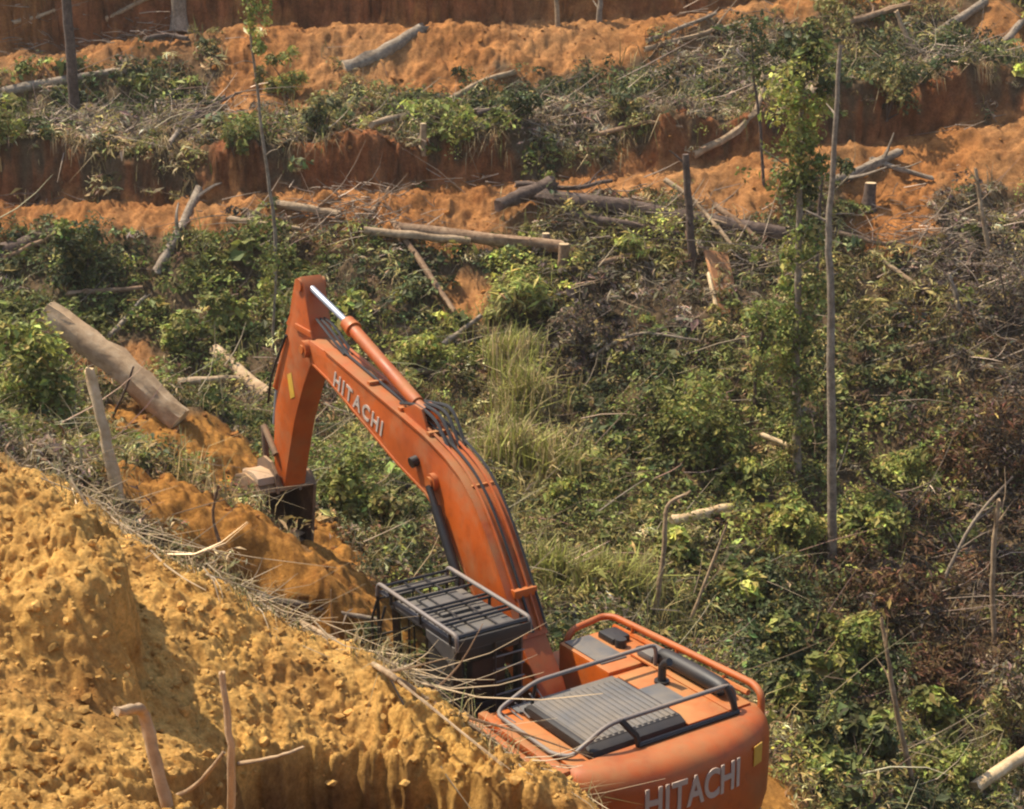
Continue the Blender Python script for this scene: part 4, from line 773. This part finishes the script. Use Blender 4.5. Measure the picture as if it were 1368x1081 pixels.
S('dead_sapling', 'long crooked pale stem in dark bushes at lower right', 'dead sapling', [(1228, 1090), (1200, 960, .2), (1186, 880, .3), (1178, 830, .4)], 8, 'pale_bark', .6, twigs=2)
S('dead_sapling', 'whitish upright dead stem near the right edge', 'dead sapling', [(1328, 860), (1328, 760, .1), (1334, 672, .2)], 8, 'pale_bark', .7, twigs=4)
S('dead_sapling', 'pale forked dead stem standing at right below the terrace', 'dead sapling', [(1322, 345), (1310, 280, .1), (1303, 228, .2)], 7, 'pale_bark', .6, twigs=3)
S('dead_sapling', 'grey broken stem among dark brush right of the bare trunk', 'dead sapling', [(1285, 450), (1278, 405, .1), (1268, 368, .2)], 8, 'grey_bark', .6, twigs=4)
S('dead_branch', 'long grey branch slanting through the brush right of the bare trunk', 'branch', [(1178, 372), (1255, 425), (1310, 450)], 6, 'pale_bark', .5, twigs=5, lift=.4)
S('dead_branch', 'pale thin branch in brown brush at right centre', 'branch', [(1210, 488), (1290, 468)], 5, 'pale_bark', .5, twigs=4, lift=.4)
S('dead_branch', 'arched pale twig standing out left of the dark hollow', 'branch', [(712, 520), (720, 492, .1), (738, 492, .15), (752, 520, .1)], 5, 'pale_bark', .8)
S('dead_branch', 'thin pale twig arched over the dark hollow mid slope', 'branch', [(790, 518, 0), (820, 512, .1), (848, 530, .1)], 4, 'pale_bark', .6)
S('dead_branch', 'grey stick poking up through the bushes at lower right', 'branch', [(1250, 800), (1300, 700, .1), (1352, 640, .2)], 6, 'grey_bark', .5, twigs=5)
S('root_limb', 'dark curved root in the heap of brush at upper left', 'root', [(195, 65), (225, 58), (250, 64)], 8, 'dark_bark', .8, lift=.25)
S('dead_branch', 'grey bough lying in the brush pile at upper left', 'branch', [(228, 205), (262, 160), (300, 142)], 7, 'grey_bark', .6, twigs=4, lift=.25)
S('dead_branch', 'dark bough above the grey one in the upper left brush pile', 'branch', [(240, 180), (312, 140)], 6, 'dark_bark', .6, twigs=4, lift=.25)
S('dead_branch', 'pale twiggy branch at the top left corner', 'branch', [(20, 40), (90, 18)], 6, 'pale_bark', .6, twigs=4, lift=.2)
S('dead_branch', 'pale branch right of the dead trunk at the top left', 'branch', [(145, 34), (210, 2)], 7, 'pale_bark', .6, twigs=3, lift=.2)
S('thin_log', 'thin grey stick lying above the slim grey log at left', 'branch', [(150, 470), (195, 420)], 8, 'grey_bark', .6, twigs=2, lift=.4)
S('dead_branch', 'dark twig propped across the front of the thick tan log', 'branch', [(150, 560, 0), (165, 525, -.3), (178, 492, -.3)], 4, 'dark_bark', .7)
S('felled_log', 'dark slim log lying just under the long dark bench log', 'log', [(760, 305), (905, 332)], 11, 'dark_bark', .8, lift=.35)
S('dead_branch', 'dark crooked bough above the left end of the long dark log', 'branch', [(690, 262), (760, 270), (815, 258)], 8, 'dark_bark', .6, twigs=4, lift=.3)
S('thin_log', 'brown thin trunk slanting across the right end of the long dark log', 'log', [(955, 300), (1010, 345)], 9, 'tan_bark', .7, twigs=2, lift=.45)
S('thin_log', 'brown thin trunk lying up the slope left of the dead post', 'log', [(800, 375), (880, 352)], 8, 'tan_bark', .7, twigs=2, lift=.4)
S('felled_log', 'brown trunk half hidden in brush at the top right', 'log', [(1130, 46), (1212, 20)], 10, 'tan_bark', .8, twigs=2, lift=.3)
S('dead_branch', 'brown bough low in the brush left of the curved fallen trunk', 'branch', [(800, 195), (868, 178), (910, 186)], 7, 'tan_bark', .6, twigs=4, lift=.3)
S('thin_log', 'dark thin trunk in the brush between the two benches at centre', 'log', [(640, 170), (740, 140)], 9, 'dark_bark', .7, twigs=3, lift=.35)
S('dead_branch', 'brown branch on the slope above the slim silver-grey log', 'branch', [(470, 330), (505, 285), (520, 262)], 6, 'tan_bark', .6, twigs=5, lift=.2)
S('thin_log', 'brown thin trunk in the leaves below the dark glossy bush', 'log', [(95, 418), (190, 410)], 8, 'tan_bark', .7, twigs=2, lift=.45)
S('dead_branch', 'grey bough arching in the brush below the purplish thicket', 'branch', [(790, 500), (850, 470), (930, 478)], 6, 'grey_bark', .5, twigs=4, lift=.4)
S('dead_branch', 'brown bough in dark brush below the bare earth at right', 'branch', [(1120, 330), (1180, 345), (1235, 330)], 7, 'tan_bark', .6, twigs=4, lift=.35)
# heap-side sticks
S('dead_branch', 'long pale fallen stem along the crest of the spoil heap', 'branch', [(285, 792), (400, 835), (500, 895), (560, 935), (640, 985)], 9, 'pale_bark', .7, twigs=5, lift=.06)
S('dead_branch', 'thin fallen stem running down in front of the counterweight', 'branch', [(490, 880), (600, 962), (700, 1020), (815, 1085)], 7, 'tan_bark', .7, twigs=4, lift=.06)
S('dead_branch', 'dark branch pointing at the cab from the heap', 'branch', [(345, 800), (410, 812, .05), (500, 832, .1)], 9, 'grey_bark', .7, twigs=2, lift=.05)
S('dead_branch', 'thin stem lying in dry grass left of the bucket', 'branch', [(110, 688), (180, 696), (245, 706)], 6, 'pale_bark', .6, twigs=4, lift=.1)
S('dead_branch', 'upright dry stalk just left of the bucket', 'branch', [(298, 742), (285, 690, .1), (292, 650, .1)], 5, 'tan_bark', .6, twigs=2)
S('bent_root', 'thick bent root sticking out of the near heap', 'root', [(228, 1095), (212, 1030, .05), (196, 962, .1), (182, 952, 0), (158, 956, -.15)], 17, 'log_tan', .75, sides=12)
S('upright_stake', 'straight brown stake standing in the near heap', 'stake', [(308, 1095), (306, 1000, .0), (297, 905, .1)], 12, 'log_tan', .7, sides=10)
S('root_limb', 'thin root crossing to the foot of the straight stake', 'root', [(232, 1068), (262, 1050, .05), (298, 1008, .05)], 7, 'log_tan', .7)
S('root_limb', 'thin root hanging over the dark hollow in the near heap', 'root', [(318, 1022), (372, 1012, -.02), (404, 1000, 0)], 6, 'log_tan', .6)
# stumps and slab
def stump(label, u, v, wpx, hpx, mat):
    p = hits(u, v); D = depth_of(p); r = wpx / 2 * D / F; h = hpx * D / F; o = empty('tree_stump', p); tag(o, label, 'stump')
    tube('trunk', [(0, 0, -.15), (0, 0, .05), (.01, 0, h * .5), (.02, 0, h)], [r * 1.5, r * 1.2, r, r * .95], M[mat], o, 14); tube('cut_face', [(.02, 0, h), (.02, 0, h + .015)], r * .9, M['fresh_wood'], o, 14)
stump('short pale stump at the right end of the brown bench log', 752, 368, 15, 42, 'tan_bark')
stump('dark stump on the earth below the log on bare ground at right', 1160, 275, 16, 30, 'dark_bark')
stump('short grey stump on the upper bench at top left', 240, 33, 20, 40, 'grey_bark')
stump('small pale stump in dead scrub on the middle terrace', 565, 200, 9, 34, 'pale_bark')
stump('small weathered stump half hidden under the long dark log', 728, 342, 11, 30, 'grey_bark')
stump('small pale stump on the terrace edge left of the curved fallen trunk', 768, 150, 9, 18, 'pale_bark')
p = hits(966, 395) + np.array([0, 0, .25]); sb = empty('split_plank', p); sb.rotation_euler = (R_(42), R_(10), R_(18)); tag(sb, 'broad reddish split slab of wood tilted below the dead post', 'plank')
bm = bmesh.new(); a_box(bm, (-.3, -.95, -.05), (.3, .95, .05), .03, 1)
for v in bm.verts: v.co.x *= 1 + .12 * math.sin(v.co.y * 3); v.co.z += .04 * math.sin(v.co.x * 6 + v.co.y * 2)
bm_obj('heartwood', bm, M['red_wood'], sb, 40); bm = bmesh.new(); a_box(bm, (-.37, -.95, -.04), (-.305, .3, .06), .015, 1); bm_obj('sapwood_edge', bm, M['fresh_wood'], sb, 40)

# ------------------------------------------------------------------ standing trees
def tree(name, label, nodes, dpx, mat, taper=.5, lobes=(), limbs=0, cat='tree', twig_len=.6):
    p0 = hits(nodes[0][0], nodes[0][1]); P = [p0 - np.array([0, 0, .2])] + [PY(u, v, p0[1]) for u, v in nodes[1:]]; D = depth_of(p0); r = dpx / 2 * D / F
    o = empty(name, p0); tag(o, label, cat); path = smooth_path(P, 6) - p0; n = len(path); rr = np.random.default_rng(int(nodes[0][0])); path[1:] += np.cumsum(rr.normal(0, .012, (n - 1, 3)), 0) * .7
    rad = r * np.linspace(1.1, taper, n); tube('trunk', path, rad, M[mat], o, 10)
    for k in range(limbs):
        i = int(rr.uniform(.4, .98) * (n - 1)); a = rr.uniform(0, 6.28); v = np.array([math.cos(a), math.sin(a), rr.uniform(.2, .9)]); L = twig_len * rr.uniform(.5, 1.2); q = path[i]
        tube('limb', smooth_path([q, q + v * L * .5, q + v * L + rr.normal(0, .1 * L, 3)], 3), rad[i] * np.linspace(.5, .15, 7), M[mat], o, 5)
    if lobes:
        Cc, Rr, Kc, nn, sz = [], [], [], [], []
        for (u, v, rp, kd, k) in lobes:
            c = PY(u, v, p0[1] + rr.normal(0, .1)) - p0; R0 = rp * D / F
            for _ in range(max(5, int(k / 27))):
                Cc.append(c + rr.normal(0, .62, 3) * R0); q = R0 * rr.uniform(.4, .95); Rr.append((q, q, q * rr.uniform(.8, 1.3))); Kc.append(np.array(PAL[kd]) * math.exp(rr.normal(0, .2))); nn.append(rr.integers(22, 55)); sz.append(rr.uniform(.07, .13))
        V, Fc, Cl = leaf_quads(np.array(Cc), np.array(Rr), np.array(Kc), np.array(sz), np.full(len(Cc), .6), np.array(nn), rr, .8, False)
        link_mesh('crown', np_mesh('crown', V, Fc, Cl), M['leaf'], o)
    return o
tree('vine_clad_tree', 'slender tree wrapped in leafy climbers left of the bare grey trunk', [(1066, 655), (1064, 520), (1066, 400), (1068, 270), (1072, 150), (1078, 50)], 11, 'grey_bark', .45,
     [(1078, 50, 22, 'dark', 350), (1082, 90, 20, 'dark', 300), (1068, 125, 30, 'bright', 420), (1058, 160, 24, 'bright', 300), (1065, 190, 22, 'green', 260), (1058, 228, 26, 'green', 380), (1070, 245, 18, 'dark', 260), (1070, 275, 9, 'green', 60), (1052, 410, 26, 'green', 260), (1060, 450, 22, 'green', 260), (1062, 500, 16, 'green', 120), (1078, 480, 16, 'dark', 140), (1068, 350, 18, 'green', 160), (1064, 310, 18, 'green', 160), (1060, 385, 20, 'bright', 160), (1066, 540, 14, 'green', 100), (1062, 590, 16, 'olive', 160), (1072, 430, 22, 'green', 240), (1056, 480, 20, 'bright', 200), (1068, 560, 18, 'green', 180), (1060, 625, 20, 'green', 200), (1074, 380, 20, 'green', 220), (1058, 340, 16, 'bright', 160), (1085, 60, 26, 'green', 200), (1095, 10, 28, 'olive', 260)], limbs=8)
tree('bare_tree', 'tall bare pale grey trunk standing at right of the vine-clad tree', [(1112, 765), (1110, 600), (1107, 440), (1104, 320), (1110, 200), (1120, 60)], 12, 'grey_bark', .4, limbs=3, cat='dead tree', twig_len=.5)
tree('thin_sapling', 'thin leafy-topped sapling left of the vine-clad tree near the top', [(1022, 260), (1015, 160), (1008, 100), (1004, 40)], 4, 'dark_bark', .6, [(1004, 45, 20, 'dark', 260), (1012, 75, 18, 'dark', 220), (1018, 100, 10, 'green', 80)])
tree('thin_sapling', 'thin dark stem close behind the vine-clad tree', [(1092, 420), (1092, 320), (1098, 240)], 6, 'dark_bark', .7, [(1090, 300, 10, 'dark', 80), (1125, 215, 10, 'dark', 60)], limbs=3)
tree('hanging_vine_shrub', 'small tree hung with drooping green vines left of the climber trunk', [(1010, 560), (1012, 480), (1025, 415)], 5, 'dark_bark', .6, [(1018, 420, 20, 'green', 240), (1035, 440, 24, 'green', 260), (1012, 470, 16, 'green', 160), (1030, 490, 18, 'olive', 140), (1012, 520, 14, 'green', 100)])
tree('dead_tree', 'tall dark dead trunk standing at the upper left', [(100, 165), (97, 120), (93, 60), (86, -30)], 14, 'dark_bark', .85, cat='dead tree')
tree('dead_post', 'dark bare post standing on the bench right of centre', [(926, 365), (922, 290), (917, 208)], 11, 'dark_bark', .8, limbs=2, cat='dead tree', twig_len=.4)
tree('bent_sapling', 'thin bent sapling with green leaves at its top, upper left', [(368, 385), (368, 310), (356, 225), (344, 120), (338, 50), (330, -20)], 5, 'grey_bark', .5, [(336, 25, 16, 'bright', 170), (338, 0, 18, 'green', 170), (343, 60, 8, 'bright', 50), (350, 95, 8, 'olive', 40), (365, 345, 14, 'green', 100)], limbs=4)
tree('dead_pole', 'thin pale pole standing on the upper bench at the top edge', [(746, 38), (744, 10), (742, -30)], 7, 'pale_bark', .8, limbs=2, cat='dead tree', twig_len=.3)
tree('dead_pole', 'thin grey pole right of the pale pole at the top edge', [(800, 36), (802, 5), (806, -30)], 8, 'grey_bark', .8, limbs=3, cat='dead tree', twig_len=.3)
tree('thin_sapling', 'thin leafy sapling beside the tip of the excavator stick', [(362, 480), (366, 420), (370, 345)], 4, 'grey_bark', .6, [(370, 350, 16, 'green', 130), (362, 380, 12, 'bright', 90)])

# ------------------------------------------------------------------ single shrubs
def shrub(label, u, v, wpx, hpx, kd, n, narrow=.55, size=.12, name='shrub', seed=0, kd2=None):
    p = hits(u, v); D = depth_of(p); w = wpx / 2 * D / F; h = hpx * D / F; rr = np.random.default_rng(int(u * 3 + v)); o = empty(name, p); tag(o, label, 'shrub' if name == 'shrub' else name.split('_')[-1])
    m_ = max(6, n // 60); Cc, Rr, Kc = [], [], []
    for k in range(m_):
        a = rr.uniform(0, 6.28); q = rr.uniform(0, .8)**.6; zz = rr.uniform(.1, .85); c = np.array([math.cos(a) * w * q * (1.1 - .5 * zz), math.sin(a) * w * q * .9, h * zz]); s = rr.uniform(.22, .42); Cc.append(c); Rr.append((w * s, w * s, h * s * .8)); Kc.append(np.array(PAL[kd if (kd2 is None or rr.random() < .6) else kd2]) * math.exp(rr.normal(0, .25)))
    V, Fc, Cl = leaf_quads(np.array(Cc), np.array(Rr), np.array(Kc), np.full(m_, size) * rr.uniform(.8, 1.2, m_), np.full(m_, narrow), np.full(m_, n // m_), rr, .3)
    link_mesh('foliage', np_mesh('foliage', V, Fc, Cl), M['leaf'], o)
    for k in range(5):
        c = Cc[k]; tube('stem', smooth_path([np.array([rr.normal(0, .04), rr.normal(0, .04), -.05]), c * np.array([.4, .4, .55]), c], 3), .014 * np.linspace(1.3, .5, 7) * (1 + h * .3), M['dark_bark'], o, 5)
H_ = shrub
def grass_clump(label, u, v, wpx, hpx, n, c1, c2):
    p = hits(u, v); D = depth_of(p); w = wpx / 2 * D / F; h = hpx * D / F; rr = np.random.default_rng(int(u + v)); o = empty('grass_clump', p); tag(o, label, 'grass clump', 'tall grass clumps right of the boom')
    q = rr.normal(0, .45, (n, 2)) * w; cc = np.where(rr.random(n)[:, None] < .5, np.array(PAL[c1]), np.array(PAL[c2])) * np.exp(rr.normal(0, .25, n))[:, None]
    zz = ground_h(q[:, 0] + p[0], q[:, 1] + p[1]) - p[2]
    V, Fc, Cl = blades(np.stack([q[:, 0], q[:, 1], zz], 1), h * rr.uniform(.25, .85, n), rr.uniform(.01, .024, n), cc, rr, .5); link_mesh('blades', np_mesh('blades', V, Fc, Cl), M['leaf'], o)
grass_clump('tall pale straw grass clump highest up the slope beside the bright bush', 685, 500, 80, 85, 450, 'bright', 'straw')
grass_clump('tall yellow-green grass clump midway up right of the boom', 700, 560, 90, 90, 500, 'straw', 'bright')
grass_clump('tall dry grass clump just right of the boom bend', 680, 630, 80, 90, 450, 'bright', 'straw')
grass_clump('broad yellow-green grass clump beside the small yellow-green shrub', 735, 640, 90, 80, 500, 'bright', 'straw')
grass_clump('low green grass clump right of the boom foot', 745, 790, 100, 80, 500, 'bright', 'olive')
grass_clump('olive grass clump above the tool box of the excavator', 830, 800, 110, 80, 550, 'olive', 'bright')
H_('dark glossy leafy bush below the lower bench at left', 115, 395, 92, 108, 'dark', 1900, kd2='green')
H_('pale green feathery shrub on the upper slope left of centre', 385, 128, 62, 66, 'bright', 700, .22, .2, kd2='green')
H_('small leafy shrub on the cut bank left of the bent sapling', 316, 222, 56, 52, 'green', 600)
H_('green bush at the left edge below the long grey log', 14, 195, 70, 60, 'green', 700, kd2='bright')
H_('dark grassy tuft right of the feathery shrub', 432, 182, 62, 55, 'dark', 700, .2, .2, kd2='olive')
H_('bright green shrub under the curving fallen trunk', 608, 212, 64, 64, 'bright', 700, kd2='green')
H_('big green bush at the left edge beside the thick tan log', 42, 580, 130, 150, 'green', 2600, kd2='bright')
H_('bright grassy bush in the middle of the slope', 690, 432, 92, 72, 'bright', 1500, .16, .26, kd2='olive')
H_('low yellow-green shrub behind the arm cylinder', 572, 490, 92, 44, 'bright', 1100)
H_('light green climber mound left of the bare trunk', 935, 620, 150, 115, 'green', 2600, kd2='bright')
H_('bright vine mound just left of the foot of the bare trunk', 1062, 742, 85, 75, 'bright', 2200, kd2='green')
H_('leafy green shrub right of the foot of the bare trunk', 1160, 730, 110, 70, 'green', 1500, kd2='bright')
H_('small yellow-green shrub right of the boom', 752, 690, 60, 50, 'bright', 600)
H_('bright grass clump under the long dark log', 850, 348, 70, 36, 'bright', 600, .16, .22)
H_('green bush right of the bucket', 462, 690, 95, 85, 'green', 1700, kd2='bright')
H_('pale green bush behind the underside of the boom', 530, 725, 90, 75, 'olive', 1300, kd2='green')
H_('dark green bush at the right rear corner of the excavator', 1055, 985, 80, 100, 'dark', 1500, kd2='green')
H_('round leafy bush above the right rail of the excavator', 1040, 890, 100, 80, 'green', 1500, kd2='dark')
H_('leafy shrub beside the long crooked pale stem', 1140, 900, 100, 80, 'green', 1300, kd2='bright')
H_('brown withered shrub on the lower right slope', 1200, 830, 150, 80, 'brown', 1700, .3, .15, kd2='purple')
H_('withered brown bush right of the long crooked stem', 1265, 930, 120, 60, 'brown', 1300, .3, .15)
H_('large dark brown withered thicket at the right edge', 1325, 650, 140, 120, 'brown', 2300, .25, .15, kd2='purple')
H_('dark twiggy thicket below the terrace at the right edge', 1345, 450, 110, 120, 'purple', 1500, .2, .14, kd2='greybrown')
H_('purplish dead thicket right of the bright grassy bush', 775, 470, 90, 60, 'purple', 1200, .3, .13, kd2='greybrown')
H_('green shrub in the lower right corner', 1255, 1060, 100, 70, 'green', 1300, kd2='bright')
H_('dark rounded bush near the top right', 1185, 160, 100, 80, 'dark', 1500, kd2='olive')
H_('dark bush beside the fallen trunk on the middle terrace', 700, 170, 70, 50, 'dark', 800, kd2='blue')
H_('grassy olive tuft on the terrace lip right of centre', 840, 165, 80, 40, 'olive', 800, .18, .22, kd2='dark')
H_('low green fern patch right of the bare trunk', 1215, 640, 90, 45, 'bright', 900, .2, .22, kd2='green')
H_('grey-green dry bush at the right edge low down', 1340, 1000, 80, 110, 'greybrown', 1200, .3, .13, kd2='olive')
H_('dark shrub in the brush pile at upper left', 190, 140, 80, 46, 'dark', 900, kd2='green')
H_('broad-leaved dark bush at the bottom edge right of the counterweight', 1095, 1060, 90, 80, 'green', 900, .7, .17, kd2='dark')
H_('large-leaved bush between the counterweight and the long crooked stem', 1150, 1035, 90, 90, 'dark', 1000, .7, .17, kd2='green')
H_('broad-leaved green bush just right of the long crooked stem', 1235, 985, 80, 70, 'green', 800, .7, .16, kd2='bright')
H_('glossy large-leaved shrub above the counterweight at right', 1100, 935, 80, 70, 'green', 800, .7, .17, kd2='bright')
H_('round-leaved shrub above the right rail near the thin straight stem', 985, 815, 80, 60, 'bright', 700, .7, .15, kd2='green')
H_('broad-leaved bush at the foot of the hanging vine tree', 985, 665, 80, 60, 'green', 700, .7, .15, kd2='bright')
H_('broad-leaved bush beneath the short pale log low on the right slope', 900, 760, 80, 50, 'bright', 700, .7, .15, kd2='green')
H_('small glossy bush behind the excavator stick', 300, 450, 80, 55, 'green', 700, .65, .15, kd2='bright')
H_('small leafy bush in front of the slim grey log at left', 250, 470, 70, 50, 'bright', 600, .65, .14, kd2='green')
# ------------------------------------------------------------------ thin dusty air
bm = bmesh.new(); a_box(bm, (-60, -25, -9), (60, 75, 26))
hz = bm_obj('haze', bm, None); tag(hz, 'thin dusty haze over the cleared valley', kind='stuff')
m = bpy.data.materials.new('haze'); m.use_nodes = True; t = m.node_tree; t.nodes.clear(); vo = t.nodes.new('ShaderNodeVolumePrincipled'); ot = t.nodes.new('ShaderNodeOutputMaterial')
vo.inputs['Color'].default_value = (.95, .88, .76, 1); vo.inputs['Density'].default_value = .0005; vo.inputs['Anisotropy'].default_value = .2; t.links.new(vo.outputs[0], ot.inputs['Volume']); hz.data.materials.append(m)
